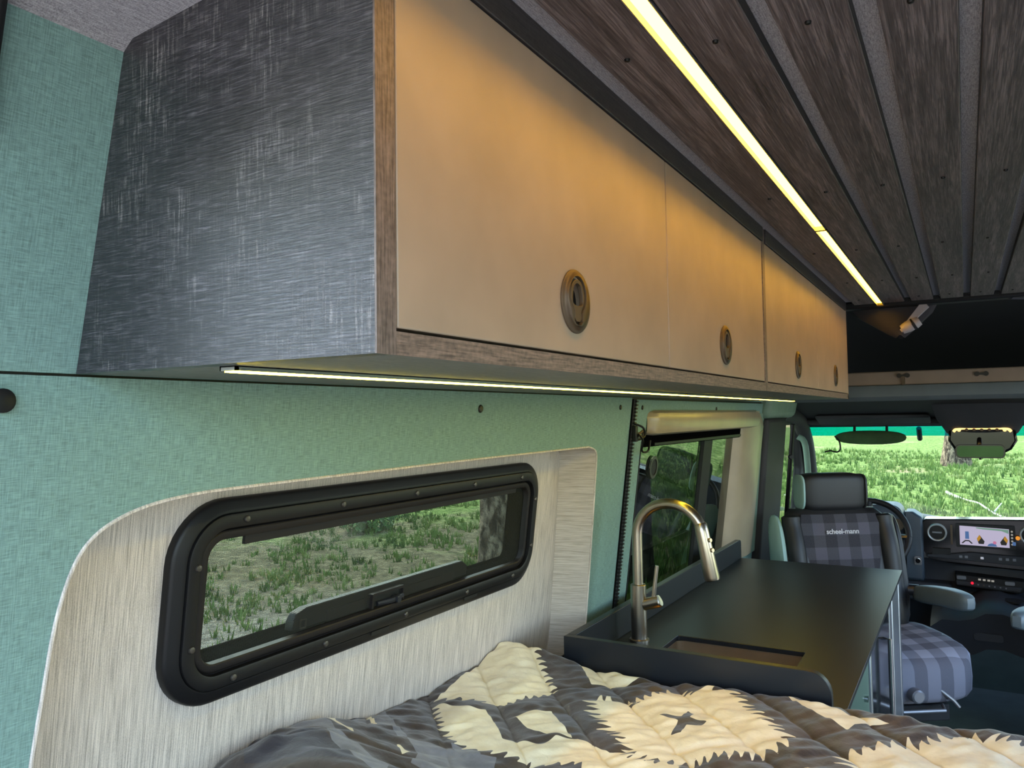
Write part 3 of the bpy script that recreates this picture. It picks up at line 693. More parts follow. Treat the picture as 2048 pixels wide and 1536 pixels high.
MB().tube([(-.236, 2.10, .62), (-.228, 2.10, .62)], .008, 10).build('door_stud', 'chrome', bc)
MB().tube([(-.236, 2.10, .80), (-.228, 2.10, .80)], .008, 10).build('door_stud', 'chrome', bc)

# ------------------------------------------------------------------ BED AND QUILT
bd = empty('bed_platform', (0, 1, 0)); tag(bd, 'bed platform under the mattress at the rear', 'bed')
MB().box(-.89, .98, .36, 1.64, .62, .66).build('deck', 'pillar_dark', bd)
for x, y in ((-.88, .40), (.94, .40), (-.88, 1.58), (.94, 1.58)):
    MB().box(x-.02, x+.02, y-.02, y+.02, 0, .62).build('leg', 'aluminium', bd)
MB().box(-.89, .97, .37, 1.635, .66, .86).build('mattress', 'mattress_cloth', None, bevel=.03, seg=3)
tag(bpy.data.objects['mattress'], 'grey mattress beneath the black and cream quilt', 'mattress')

def px2q(p, z=.94):
    x, y = p; d = r2*((x-1024)/F_PX)+u2*((768-y)/F_PX)+fw; t = (z-EYE)/d.z; v = d*t; return (v.x, v.y)
Aa = lambda *p: [px2q((x/2.2756+400, y/2.2756+1260)) for x, y in p]
Ah = lambda *p: [px2q((x/2.2756+400, y/2.2756+1260), .985) for x, y in p]
Bb = lambda *p: [px2q((x/2.415+1200, y/2.415+1340)) for x, y in p]
def serr(pts, flags, pitch=.030, ln=.030, lean=.55):
    """adds thorn-like spikes outward along flagged edges of polygon (plane coords)"""
    n = len(pts); A = sum(pts[i][0]*pts[(i+1) % n][1]-pts[(i+1) % n][0]*pts[i][1] for i in range(n)); sgn = 1 if A > 0 else -1
    out = []
    for i in range(n):
        a = Vector(pts[i]); b = Vector(pts[(i+1) % n]); out.append(tuple(a))
        if not flags[i]: continue
        L_ = (b-a).length; k = max(2, round(L_/pitch)); t = (b-a)/L_; nrm = Vector((t.y, -t.x))*sgn
        for j in range(k):
            s0 = a+t*(L_*j/k); s1 = a+t*(L_*(j+1)/k); l = ln*(.75+.5*random.random()); f = flags[i]
            m = s0+t*(L_/k)*.5
            tip = m+nrm*l+t*lean*l*f
            out += [tuple(s0+(tip-s0)*.5+t*f*(-.002)), tuple(tip), tuple(m+(tip-m)*.35+t*(L_/k)*.22*f)]
            if j < k-1: out.append(tuple(s1-nrm*.001))
    return out
cream, grey, teal, holes = [], [], [], []
# 1 patch at the wall corner
P = Aa((1440, 40), (1495, 85), (1520, 130), (1560, 190), (1600, 262), (1480, 285), (1360, 318), (1250, 296), (1120, 296), (1060, 300), (1200, 200), (1300, 130))
cream.append(serr(P, [0, 1, 1, 1, 1, 1, 1, 1, 0, 0, 0, 0], .024, .020))
# 2 L-shaped block with inner steps
P = Aa((1085, 325), (1180, 345), (1300, 357), (1335, 400), (1375, 478), (1470, 488), (1560, 505), (1620, 478), (1720, 478), (1800, 500), (1890, 548), (1930, 600), (1800, 590), (1700, 585), (1560, 580), (1400, 552), (1260, 535), (1170, 510), (1120, 430))
cream.append(serr(P, [0, 0, 0, 0, 0, 0, 0, 0, 0, 0, 0, 1, 1, 1, 1, 1, 1, 1, 1], .024, .018))
cream.append(Aa((1425, 378), (1500, 362), (1600, 354), (1640, 410), (1695, 475), (1620, 470), (1560, 455), (1490, 432)))
# 3 sliver against the counter end
cream.append(Aa((1680, 92), (1760, 118), (1850, 140), (1940, 160), (2045, 180), (1980, 205), (1925, 222), (1780, 222), (1755, 185), (1720, 140)))
# 4 large serrated lozenge with the dark cross
P = Bb((140, 150), (250, 118), (360, 92), (430, 98), (480, 80), (600, 92), (660, 150), (720, 210), (800, 265), (900, 330), (800, 362), (650, 385), (500, 400), (420, 412), (280, 415), (180, 390), (130, 320), (60, 260), (10, 200), (-20, 140), (60, 130))
cream.append(serr(P, [1, 1, 1, 0, 1, 1, 1, 1, 1, 1, 1, 1, 1, 1, 1, 1, 1, 1, 1, 1, 1], .021, .030))
holes += [Bb((285, 205), (320, 205), (515, 240), (490, 256), (420, 252)), Bb((425, 183), (455, 196), (390, 290), (340, 292), (385, 225))]
# 5 plain band towards the aisle
cream.append(Bb((900, 120), (1000, 142), (1100, 165), (1180, 190), (1280, 215), (1400, 240), (1290, 240), (1230, 256), (1195, 285), (1150, 262), (1080, 230), (1000, 190), (950, 155)))
# 6 near-right serrated block
P = Bb((1200, 415), (1330, 395), (1480, 372), (1600, 360), (1700, 332), (1850, 332), (1960, 350), (2100, 372), (2400, 420), (2500, 600), (1800, 640), (1500, 560), (1300, 480))
cream.append(serr(P, [1, 1, 1, 1, 1, 1, 1, 1, 0, 0, 0, 1, 1], .026, .038))
# 7 blocks at the lower edge
P = Bb((-80, 380), (0, 368), (60, 375), (120, 410), (200, 440), (330, 452), (430, 480), (380, 560), (-100, 560))
cream.append(serr(P, [0, 0, 1, 1, 1, 1, 1, 0, 0], .024, .018))
cream.append(Bb((930, 470), (1000, 462), (1060, 478), (1000, 560), (900, 560)))
cream.append(Bb((1560, 455), (1640, 448), (1660, 475), (1600, 520)))
# slivers and grey bands on the folded corner
cream.append(Aa((740, 392), (768, 392), (808, 490), (790, 490), (770, 450)))
cream.append(Ah((440, 418), (610, 420), (620, 455), (690, 470), (705, 500), (600, 460), (500, 432)))
cream.append(Aa((895, 588), (912, 588), (960, 630), (920, 660)))
cream.append(Ah((180, 487), (265, 490), (230, 510), (165, 512)))
grey.append(Aa((612, 425), (740, 398), (840, 378), (900, 480), (945, 540), (900, 560), (870, 480), (800, 500), (700, 470)))
grey.append(Ah((150, 500), (300, 430), (430, 418), (520, 440), (600, 470), (620, 510), (480, 500), (300, 520), (200, 560), (100, 600), (0, 660), (-60, 640)))
grey.append(Ah((560, 520), (700, 560), (860, 640), (840, 720), (700, 660), (600, 590)))
grey.append(Aa((940, 545), (1100, 545), (1200, 575), (1350, 570), (1330, 640), (1200, 700), (960, 700), (1000, 620)))
grey.append(Aa((1140, 520), (1240, 545), (1280, 570), (1180, 600)))
teal.append(Ah((200, 575), (330, 525), (480, 515), (600, 590), (720, 680), (500, 720), (200, 700)))
def rot_poly(l, c, s_): return [((x-c[0])*s_+c[0], (y-c[1])*s_+c[1]) for x, y in l]
# the print goes on beyond the frame in the same blocks
base_l = serr([(-.28, 1.02), (-.02, 1.16), (.02, .94), (-.20, .80)], [1, 1, 1, 1], .03, .028)
for dx, dy in ((0, 0), (.42, .10), (.36, -.32), (-.42, -.10), (-.05, -.42), (.78, .16), (.74, -.24)):
    cream.append([(x+dx, y+dy) for x, y in base_l])
    holes.append([(x+dx, y+dy) for x, y in ((-.16, 1.0), (-.14, 1.0), (-.08, .95), (-.09, .94))])
def sdf(polys, X, Y):
    out = np.full(X.shape, -1e3)
    for P in polys:
        P = np.array(P); x0, y0 = P.min(0)-.03; x1, y1 = P.max(0)+.03
        m = (X > x0) & (X < x1) & (Y > y0) & (Y < y1)
        if not m.any(): continue
        px, py = X[m], Y[m]; d = np.full(px.shape, 1e9); ins = np.zeros(px.shape, bool)
        for i in range(len(P)):
            ax, ay = P[i]; bx_, by_ = P[(i+1) % len(P)]; ex, ey = bx_-ax, by_-ay; L2 = ex*ex+ey*ey+1e-12
            t = np.clip(((px-ax)*ex+(py-ay)*ey)/L2, 0, 1); d = np.minimum(d, np.hypot(px-ax-t*ex, py-ay-t*ey))
            cnd = ((ay > py) != (by_ > py)) & (px < ex*(py-ay)/(ey+1e-15)+ax); ins ^= cnd
        v = np.where(ins, d, -d); out[m] = np.maximum(out[m], v)
    return out
def vnoise(X, Y, f, seed):
    r = np.random.RandomState(seed); G = r.rand(64, 64)
    x = X*f+100; y = Y*f+100; i = np.floor(x).astype(int); j = np.floor(y).astype(int); a = x-i; b = y-j
    a = a*a*(3-2*a); b = b*b*(3-2*b); g = lambda p, q: G[p % 64, q % 64]
    return (g(i, j)*(1-a)+g(i+1, j)*a)*(1-b)+(g(i, j+1)*(1-a)+g(i+1, j+1)*a)*b-.5
ys = np.concatenate([np.linspace(.33, .84, 60), np.linspace(.845, 1.652, 270)])
xs_ = np.concatenate([np.linspace(0, 1.10, 400), np.linspace(1.105, 1.93, 180)])
UX, YY = np.meshgrid(xs_, ys)
XX = -.985+UX
sq = XX*.742+YY*.670; pitchq = .128
ph = (sq-.286)/pitchq
puff = np.abs(np.sin(pi*ph))**.38
smooth_z = np.exp(-((XX+.84)**2/.05+(YY-.90)**2/.05)); puff = puff*(1-smooth_z)+.8*smooth_z
tq = XX*.670-YY*.742
fold = np.exp(-((np.abs((ph % 1)-.0)*1.0))*6)
hump = .078*np.exp(-((XX+.80)**2/.05+(YY-.80)**2/.030))+.045*np.exp(-((XX+.93)**2/.020+(YY-.95)**2/.030))
peak = .035*np.exp(-((XX+.93)**2/.012+(YY-1.63)**2/.012))
H = .924+.013*puff+hump+peak+.012*vnoise(XX, YY, 3.2, 1)
cross = 1-np.abs(np.sin(pi*(tq*3.2+.35*vnoise(XX, YY, 3, 9))))
H += .0075*vnoise(XX*.742+YY*.67, (XX*.67-YY*.742)*2.3, 26, 3)*(.5+.5*puff)+.004*vnoise(XX, YY, 45, 4)
H -= .006*cross**6
fold_c = np.sin(60*(np.hypot(XX+.62, YY-.70)-.2))*.006*np.exp(-((XX+.78)**2/.05+(YY-.90)**2/.03)); H += fold_c
edge = np.clip((YY-1.60)/.055, 0, 1); H -= edge**3*.03
H -= np.clip((.40-YY)/.06, 0, 1)**2*.10
H -= np.clip((XX-.85)/.09, 0, 1)**2*.10
H = np.where((YY < .79), H-.25*(.79-YY)*np.exp(-((XX+.97)/.10)**2), H)
wl = -.92-FL*(1.416-H)+.004
XX2 = np.maximum(XX, wl)
wl2 = -.8085-LEAN*(1.552-H)+.012
XX2 = np.where(YY < .47, np.maximum(XX2, wl2), XX2)
XX2 = np.where(YY > 1.635, np.maximum(XX2, -.95), XX2)
XX2 = XX2 + np.clip(-.97-XX, 0, 1)*0
ny, nx = XX.shape
vv = np.stack([XX2, YY, H], -1).reshape(-1, 3)
idx = np.arange(ny*nx).reshape(ny, nx)
ff = np.stack([idx[:-1, :-1], idx[:-1, 1:], idx[1:, 1:], idx[1:, :-1]], -1).reshape(-1, 4)
# cloth thickness: underside follows
rim = np.concatenate([idx[0, :], idx[1:, -1], idx[-1, ::-1][1:], idx[::-1, 0][1:-1]])
nv0 = len(vv); rv = vv[rim].copy(); rv[:, 2] -= .05; vv = np.concatenate([vv, rv])
m = len(rim); a = np.arange(m); b = (a+1) % m
ff = np.concatenate([ff, np.stack([rim[a], rim[b], nv0+b, nv0+a], -1)])
me = bpy.data.meshes.new('quilt'); me.from_pydata(vv.tolist(), [], ff.tolist()); me.update()
Xf, Yf = XX, YY
cs = np.minimum(sdf(cream, Xf, Yf), -sdf(holes, Xf, Yf)); gs = sdf(grey, Xf, Yf); ts = sdf(teal, Xf, Yf)
# printed shapes lie on the cloth at nominal height; follow the sideways shift of raised cloth
for nm, arr in (('cream', cs), ('grey', gs), ('teal', ts)):
    at = me.attributes.new(nm, 'FLOAT', 'POINT'); full = np.concatenate([np.clip(arr, -1, 1).reshape(-1), np.full(m, -1.0)]).astype(np.float32)
    at.data.foreach_set('value', full)
me.polygons.foreach_set('use_smooth', [True]*len(me.polygons)); me.materials.append(MATS['quilt_cloth'])
qo = bpy.data.objects.new('quilt', me); COL.objects.link(qo)
tag(qo, 'puffy dark brown and cream quilt with jagged printed blocks spread over the bed', 'quilt')

# ------------------------------------------------------------------ CAB
# roof hollow above the cab, storage lip, headliner down to the windshield
ch = empty('trim_5', (0, 4.3, 1.7)); tag(ch, kind='structure')
def xl(y, z, w=.93): return [(-w+.06, y, z-.05), (-w+.14, y, z), (-.3, y, z+.015), (.4, y, z+.015), (w-.02, y, z), (w+.06, y, z-.05)]
MB().loft([xl(3.36, 1.935), xl(3.42, 1.95), xl(3.9, 1.95), xl(4.3, 1.90), xl(4.7, 1.76), xl(4.95, 1.60)], closed=False).build('roof_lining', 'cab_black', ch)
MB().loft([[(-.86, y, z), (.06, y, z+.004), (.98, y, z)] for y, z in ((4.24, 1.625), (4.6, 1.60), (4.98, 1.56))], closed=False).build('storage_floor', 'cab_black', ch)
MB().box(-.88, 1.0, 4.19, 4.215, 1.628, 1.695).build('storage_lip', 'shelf_beige', ch, bevel=.006)
sec = [(4.20, 1.632), (4.180, 1.625), (4.172, 1.60), (4.176, 1.572), (4.20, 1.556), (4.26, 1.552)]
MB().loft([[(x, y, z) for y, z in sec] for x in (-.88, -.3, .4, 1.0)], closed=False).build('foam_roll', 'foam_grey', ch)
MB().loft([[(-.88, y, z), (.06, y, z+.003), (1.0, y, z)] for y, z in ((4.24, 1.554), (4.4, 1.548), (4.7, 1.50), (4.95, 1.455), (5.06, 1.41))], closed=False).build('underside_lining', 'cab_black', ch)
MB().box(-.86, .98, 4.90, 4.96, 1.425, 1.46).build('header_bar', 'cab_grey', ch, bevel=.01)
def cleat(x, z, knob):
    e = empty('shelf_cleat', (x, 4.19, z)); tag(e, 'small black twin-lobed fitting with a hanging tab on the beige cab shelf edge' if knob else 'small black bow-tie fitting on the beige cab shelf edge, right one', 'fitting', 'fittings on the cab shelf edge')
    MB().tube([(x-.018, 4.19, z), (x-.018, 4.18, z)], .011, 12).build('lobe', 'dark_screw', e)
    MB().tube([(x+.018, 4.19, z), (x+.018, 4.18, z)], .011, 12).build('lobe', 'dark_screw', e)
    MB().box(x-.018, x+.018, 4.182, 4.19, z-.005, z+.005).build('bridge', 'dark_screw', e)
    if knob: MB().box(x-.007, x+.007, 4.178, 4.19, z-.045, z-.004).build('tab', 'bronze', e)
cleat(-.252, 1.672, True); cleat(.071, 1.668, False)
# cross strut of the roof hollow
st = empty('trim_6', (0, 3.6, 1.93)); tag(st, kind='structure')
MB().box(-.80, .92, 3.40, 3.47, 1.915, 1.945).build('cross_strut', 'gap_black', st, bevel=.008)
MB().tube([(.16, 3.42, 1.925), (.5, 3.75, 1.93)], .015, 8).build('diagonal_strut', 'cab_grey', st)
# folded bracket with white roll hanging at the plank end
hb = empty('hanging_bracket', (-.22, 3.5, 1.93)); tag(hb, 'dark draped cover with a pale roll hanging at the front end of the ceiling planks', 'bracket')
lp = []
for t, w, d in ((0, .165, 0), (.25, .14, .035), (.55, .095, .07), (.85, .05, .105), (1, .018, .125)):
    c0 = Vector((-.245+.03*t, 3.50, 1.925-d)); n = 14
    lp.append([(c0.x+w*cos(2*pi*k/n), c0.y+.05*sin(2*pi*k/n)*(1-.4*t), c0.z+.006*sin(6*pi*k/n)) for k in range(n)])
MB().loft(lp).build('draped_cover', 'pillar_dark', hb)
MB().hexa([(x, y, z) for (x, z) in ((-.212, 1.822), (-.205, 1.812), (-.128, 1.932), (-.108, 1.905)) for y in (3.42, 3.445)]).build('pale_strap', 'white_plastic', hb)
MB().tube([(-.205, 3.43, 1.822), (-.185, 3.43, 1.832), (-.17, 3.43, 1.84)], [.018, .023, .023], 14).build('roll', 'white_plastic', hb)
MB().tube([(-.168, 3.43, 1.841), (-.162, 3.43, 1.844)], [.024, .024], 14).build('band', 'gap_black', hb)
MB().tube([(-.160, 3.43, 1.845), (-.142, 3.43, 1.855)], [.024, .019], 14).build('roll', 'white_plastic', hb)

# overhead console with glowing reading lamps
oc = empty('overhead_console', (.07, 4.7, 1.5)); tag(oc, 'dark overhead console with a glowing amber lamp bar above the mirror', 'console')
lp = []
for y, z, w, hgt in ((4.50, 1.548, .225, .01), (4.58, 1.46, .20, .03), (4.66, 1.40, .165, .05), (4.74, 1.375, .14, .05)):
    lp.append([(.07+w*cos(t_)*(1 if abs(cos(t_)) < .999 else 1), y+(.0), z+hgt*sin(t_)) for t_ in np.linspace(pi, 2*pi, 12)]+[(.07+w, y+.12, z+.06), (.07-w, y+.12, z+.06)])
MB().loft(lp, cap=True).build('shell', 'cab_grey', oc)
MB().plate([(-.075, 1.405), (.215, 1.405), (.222, 1.345), (.195, 1.30), (.165, 1.283), (-.025, 1.283), (-.055, 1.30), (-.082, 1.345)], [], lambda u, v, w: (u, 4.625-w, v), .10).build('lamp_pod', 'piano_black', oc, bevel=.012)
MB().tube(smoothpath([(-.055, 4.618, 1.392), (-.03, 4.612, 1.408), (.07, 4.608, 1.410), (.17, 4.612, 1.408), (.195, 4.618, 1.392)], 5), .0075, 8).build('amber_lamp', 'map_light', oc)
for i in range(7):
    x = -.03+i*.033; MB().tube([(x, 4.603, 1.400), (x, 4.598, 1.400)], [.009, .006], 8).build('switch', 'map_light' if i in (0, 6) else 'bronze', oc)
mr = empty('rear_view_mirror', (.06, 4.6, 1.29)); tag(mr, 'rectangular rear-view mirror with rounded ends below the overhead console', 'mirror')
MB().plate(rrect(.058, 1.293, .215, .068, .022, 5), [], lambda u, v, w: (u, 4.565-w, v), .03).build('housing', 'piano_black', mr, bevel=.004)
MB().plate(rrect(.058, 1.293, .200, .055, .016, 5), [], lambda u, v, w: (u, 4.5635-w, v), .001).build('mirror_glass', 'mirror_dark', mr)
MB().tube([(.058, 4.59, 1.262), (.058, 4.59, 1.250)], .006, 8).build('adjuster', 'dark_screw', mr)
MB().tube([(.058, 4.595, 1.32), (.058, 4.66, 1.38)], .012, 8).build('stem', 'piano_black', mr)
# sun visor and the oval mirror-like pad below it, with a cord
sv = empty('sun_visor', (-.45, 4.88, 1.45)); tag(sv, 'black folded-up sun visor above the driver side windshield', 'visor')
MB().hexa([(x, y, z+(y-4.8)*-.25) for x in (-.75, -.165) for y in (4.76, 4.94) for z in (1.455, 1.475)]).build('visor_board', 'cab_grey', sv, bevel=.008)
MB().tube([(-.76, 4.93, 1.432), (-.14, 4.93, 1.432)], .009, 8).build('hinge_rod', 'cab_black', sv)
op_ = empty('oval_pad', (-.475, 4.9, 1.36)); tag(op_, 'long dark green oval pad hanging at the top of the windshield', 'pad')
superell(MB(), (-.478, 4.92, 1.352), (.188, .02, .040), .8, 24, 12).build('pad_body', 'leaf_dark', op_)
MB().tube(smoothpath([(-.665, 4.90, 1.36), (-.64, 4.89, 1.33), (-.636, 4.89, 1.285), (-.655, 4.89, 1.268), (-.69, 4.89, 1.275), (-.72, 4.89, 1.268)], 5), .0045, 6).build('cord', 'dark_screw', op_)
MB().tube([(-.56, 4.92, 1.38), (-.56, 4.93, 1.42)], .008, 6).build('mount', 'cab_black', op_)
MB().tube([(-.39, 4.92, 1.38), (-.39, 4.93, 1.42)], .008, 6).build('mount', 'cab_black', op_)

# windshield: sloping pane with teal tint band
ws = empty('window_3', (.06, 5.3, 1.1)); tag(ws, kind='structure')
def wsp(x, t): # t 0 top .. 1 bottom
    b = 1-((x-.06)/1.0)**2*.10
    return (x, 5.06+.72*t*b, 1.425-.60*t)
MB().loft([[wsp(x, t) for x in np.linspace(-.92, 1.04, 9)] for t in (.115, .4, .7, 1.0)], closed=False).build('pane', 'windshield_glass', ws)
MB().loft([[wsp(x, t) for x in np.linspace(-.92, 1.04, 9)] for t in (-.02, .115)], closed=False).build('tint_band', 'tint_band', ws)
MB().tube([wsp(-.235, .04), wsp(-.235, .15)], .014, 6).build('sensor_mount', 'cab_black', ws)

# dashboard
da = empty('dashboard', (.06, 4.85, 0)); tag(da, 'dark van dashboard with centre screen and round air vents', 'dashboard')
lp = []
secd = [(4.72, .50), (4.70, .56), (4.76, .60), (4.78, .68), (4.74, .72), (4.75, .78), (4.80, .86), (4.88, .90), (5.2, .88), (5.75, .80)]
for x in np.linspace(-.92, 1.04, 11):
    k = .05*np.exp(-((x+.42)/.17)**2)
    lp.append([(x, y-(k*1.5 if z > .62 else 0), z+(k if z > .8 else 0)) for y, z in secd])
MB().loft(lp, closed=False).build('dash_shell', 'dash_dark', da)
MB().box(-.92, 1.04, 4.86, 5.3, .30, .56).build('lower_dash', 'dash_dark', da, bevel=.02)
MB().plate(rrect(-.475, .93, .34, .14, .05, 6), [], lambda u, v, w: (u, 4.62-w+(v-.93)*.2, v), .20).build('binnacle', 'dash_blue_lit', da, bevel=.02, seg=3)
MB().plate([(-.30, .60), (-.215, .60), (-.215, .93), (-.26, .96), (-.30, .96)], [], lambda u, v, w: (u, 4.70-w+(v-.8)*.1, v), .16).build('dash_side_pad', 'dash_blue_lit', da, bevel=.012)
pan = [(-.225, .905), (-.205, .925), (.30, .945), (.52, .93), (.53, .70), (.50, .665), (.24, .685), (-.10, .70), (-.205, .72), (-.225, .745)]
cp = MB().plate(pan, [], lambda u, v, w: (u, 4.72-w, v), .12).build('centre_panel', 'piano_black', da, bevel=.006)
def ventmk(x, z):
    n = 28; rg = lambda r, d: [(x+r*cos(2*pi*k/n), 4.72-d, z+r*sin(2*pi*k/n)) for k in range(n)]
    v_ = MB().loft([rg(.047, 0), rg(.046, .022), rg(.043, .026), rg(.038, .024), rg(.037, .004)]).build('air_vent', 'silver_ring', cp)
    MB().loft([rg(.037, .006), rg(.02, .008), rg(.002, .008)]).build('vent_core', 'gap_black', cp)
    MB().box(x-.022, x+.022, 4.705, 4.714, z-.004, z+.004).build('vent_blade', 'silver_knob', cp)
ventmk(-.150, .858); ventmk(.262, .868); ventmk(.42, .868)
MB().box(-.088, -.078, 4.705, 4.72, .80, .90).build('copper_trim', 'bronze', cp)
sc = MB().plate(rrect(.068, .850, .262, .120, .006, 3), [], lambda u, v, w: (u, 4.704-w+(v-.85)*.08, v), .02).build('screen_bezel', 'gap_black', da, bevel=.003)
def scr(pts, mat, d, nm='screen_patch'):
    MB().plate(pts, [], lambda u, v, w: (u, 4.7035-d-w+(v-.85)*.08, v), .0008).build(nm, mat, sc)
scr([(-.046, .803), (.172, .800), (.172, .893), (-.046, .900)], 'screen_lilac', .0005, 'screen')
scr([(-.022, .834), (-.004, .834), (-.005, .872), (-.021, .872)], 'screen_blue', .0015, 'screen_car')
scr([(-.040, .812), (-.022, .828), (-.004, .828), (.012, .812), (.005, .81), (-.006, .822), (-.02, .822), (-.033, .81)], 'screen_dark', .0014, 'screen_lines')
scr([(.026, .895), (.170, .890), (.170, .870), (.140, .882), (.060, .886), (.03, .890)], 'screen_green', .0012, 'screen_scene')
for sx, x0 in ((1, .030), (-1, .166)):
    scr([(x0, .838), (x0+sx*.012, .858), (x0+sx*.034, .826), (x0+sx*.030, .812), (x0+sx*.008, .812)], 'screen_dark', .0015, 'screen_wedge')
    scr([(x0, .838), (x0+sx*.012, .858), (x0+sx*.019, .842), (x0+sx*.006, .823)], 'screen_yellow', .0025, 'screen_wedge')
scr([(.075, .803), (.118, .803), (.112, .816), (.095, .818), (.082, .814)], 'screen_blue', .0020, 'screen_icon')
scr(circ(.108, .822, .008, 10), 'screen_pink', .0026, 'screen_icon')
for i in range(5): scr(circ(.184, .882-i*.016, .005, 8), 'icon_white', .0015, 'screen_icon')
scr(rrect(.192, .822, .014, .018, .002, 2), 'screen_blue', .0016, 'screen_icon')
MB().tube([(.208, 4.70, .852), (.208, 4.69, .852)], .010, 10).build('hazard_light', 'orange_lamp', cp)
MB().box(-.175, -.09, 4.70, 4.72, .745, .775).build('tray_slot', 'gap_black', cp)
MB().plate([(-.20, .728), (.52, .70), (.52, .745), (.0, .765), (-.08, .752), (-.2, .742)], [], lambda u, v, w: (u, 4.700-w, v), .03).build('button_strip', 'dash_dark', cp, bevel=.003)
for x in (-.045, -.02, .05, .13, .16, .19):
    MB().box(x-.007, x+.007, 4.694, 4.70, .735, .747).build('button', 'silver_knob' if x != .05 else 'chrome', cp)
MB().plate(rrect(-.242, .708, .036, .046, .010, 4), [], lambda u, v, w: (u, 4.675-w, v), .02).build('start_button_ring', 'chrome', da)
MB().tube([(-.242, 4.675, .708), (-.242, 4.665, .708)], .012, 12).build('start_button', 'piano_black', da)
hc = MB().plate([(-.075, .655), (.23, .640), (.225, .590), (.20, .578), (-.07, .595)], [], lambda u, v, w: (u, 4.665-w, v), .10).build('heater_panel', 'gap_black', da, bevel=.005)
MB().plate([(-.07, .625), (.215, .610), (.21, .588), (-.07, .602)], [], lambda u, v, w: (u, 4.658-w, v), .01).build('heater_buttons', 'dash_dark', hc, bevel=.003)
for x, z in ((-.045, .640), (.165, .628)):
    MB().plate(rrect(x, z, .042, .018, .005, 3), [], lambda u, v, w: (u, 4.655-w, v), .01).build('rocker', 'silver_knob', hc, bevel=.002)
for i, x in enumerate((.035, .055, .075, .092)):
    MB().box(x-.006, x+.006, 4.656, 4.662, .633-i*.001, .641-i*.001).build('icon', 'icon_white', hc)
MB().tube([(.002, 4.656, .617), (.002, 4.650, .617)], .007, 8).build('warning_lamp', 'red_lamp', hc)
for i in range(6):
    MB().tube([(.028+i*.024, 4.654, .611-i*.0015), (.028+i*.024, 4.650, .611-i*.0015)], .004, 6).build('key', 'silver_knob' if i != 1 else 'bronze', hc)
MB().box(-.92, -.09, 4.66, 4.84, .50, .60).build('knee_panel', 'dash_dark', da, bevel=.015)
# console with cup holders between the seats
co = []
for x, z, dz in ((-.18, .46, .0), (-.13, .50, 0), (-.06, .50, 0), (0, .515, 0), (.05, .545, 0), (.12, .55, 0), (.18, .53, 0), (.28, .50, 0), (.42, .50, 0)):
    co.append([(x, 4.78, z+.04), (x, 4.48, z+.035), (x, 4.34, z+.025), (x, 4.30, z), (x, 4.31, z-.03), (x, 4.36, z-.18), (x, 4.6, z-.22)])
MB().loft(co, closed=False).build('cup_holder_console', 'dash_dark', da)
MB().tube([(-.05, 4.50, .552), (-.05, 4.50, .556)], [.045, .045], 20).build('cup_holder', 'gap_black', da)
MB().tube([(.17, 4.50, .572), (.17, 4.50, .580)], [.045, .045], 20).build('cup_holder', 'gap_black', da)
MB().plate(rrect(.06, .43, .12, .035, .012, 4), [], lambda u, v, w: (u, 4.325-w, v), .01).build('lower_tray', 'seat_metal', da)
# steering wheel
sw = empty('steering_wheel', (-.47, 4.42, .85)); tag(sw, 'black steering wheel with a small red mark, behind the swivelled driver seat', 'steering wheel')
cN = Vector((-.45, 4.42, .865)); nrm = Vector((0, -1, .45)).normalized(); ux = Vector((1, 0, 0)); uz = nrm.cross(ux).normalized()*-1
ring = [cN+(ux*cos(2*pi*k/40)+uz*sin(2*pi*k/40))*.185 for k in range(41)]
MB().tube(ring, .015, 10, cap=False).build('rim', 'leather_black', sw)
for a in (0, 180, 270):
    MB().tube([cN+(ux*cos(radians(a))+uz*sin(radians(a)))*.04-nrm*.02, cN+(ux*cos(radians(a))+uz*sin(radians(a)))*.178], [.026, .014], 8).build('spoke', 'chrome' if a == 0 else 'leather_black', sw)
MB().tube([cN-nrm*.04, cN+nrm*.0, cN+nrm*.008], [.06, .06, .045], 20).build('hub', 'leather_black', sw)
q_ = cN+ux*.13+nrm*.016
MB().tube([q_, q_+nrm*.006], [.011, .010], 8).build('red_mark', 'red_lamp', sw)
MB().tube([cN-nrm*.04, cN-nrm*.30], [.045, .05], 12).build('column', 'dash_dark', sw)
for x in (-.40, -.30):
    MB().tube([(x-.03, 4.612, .90), (x-.03, 4.605, .90)], [.032, .028], 18).build('gauge', 'bronze' if x > -.35 else 'piano_black', da)

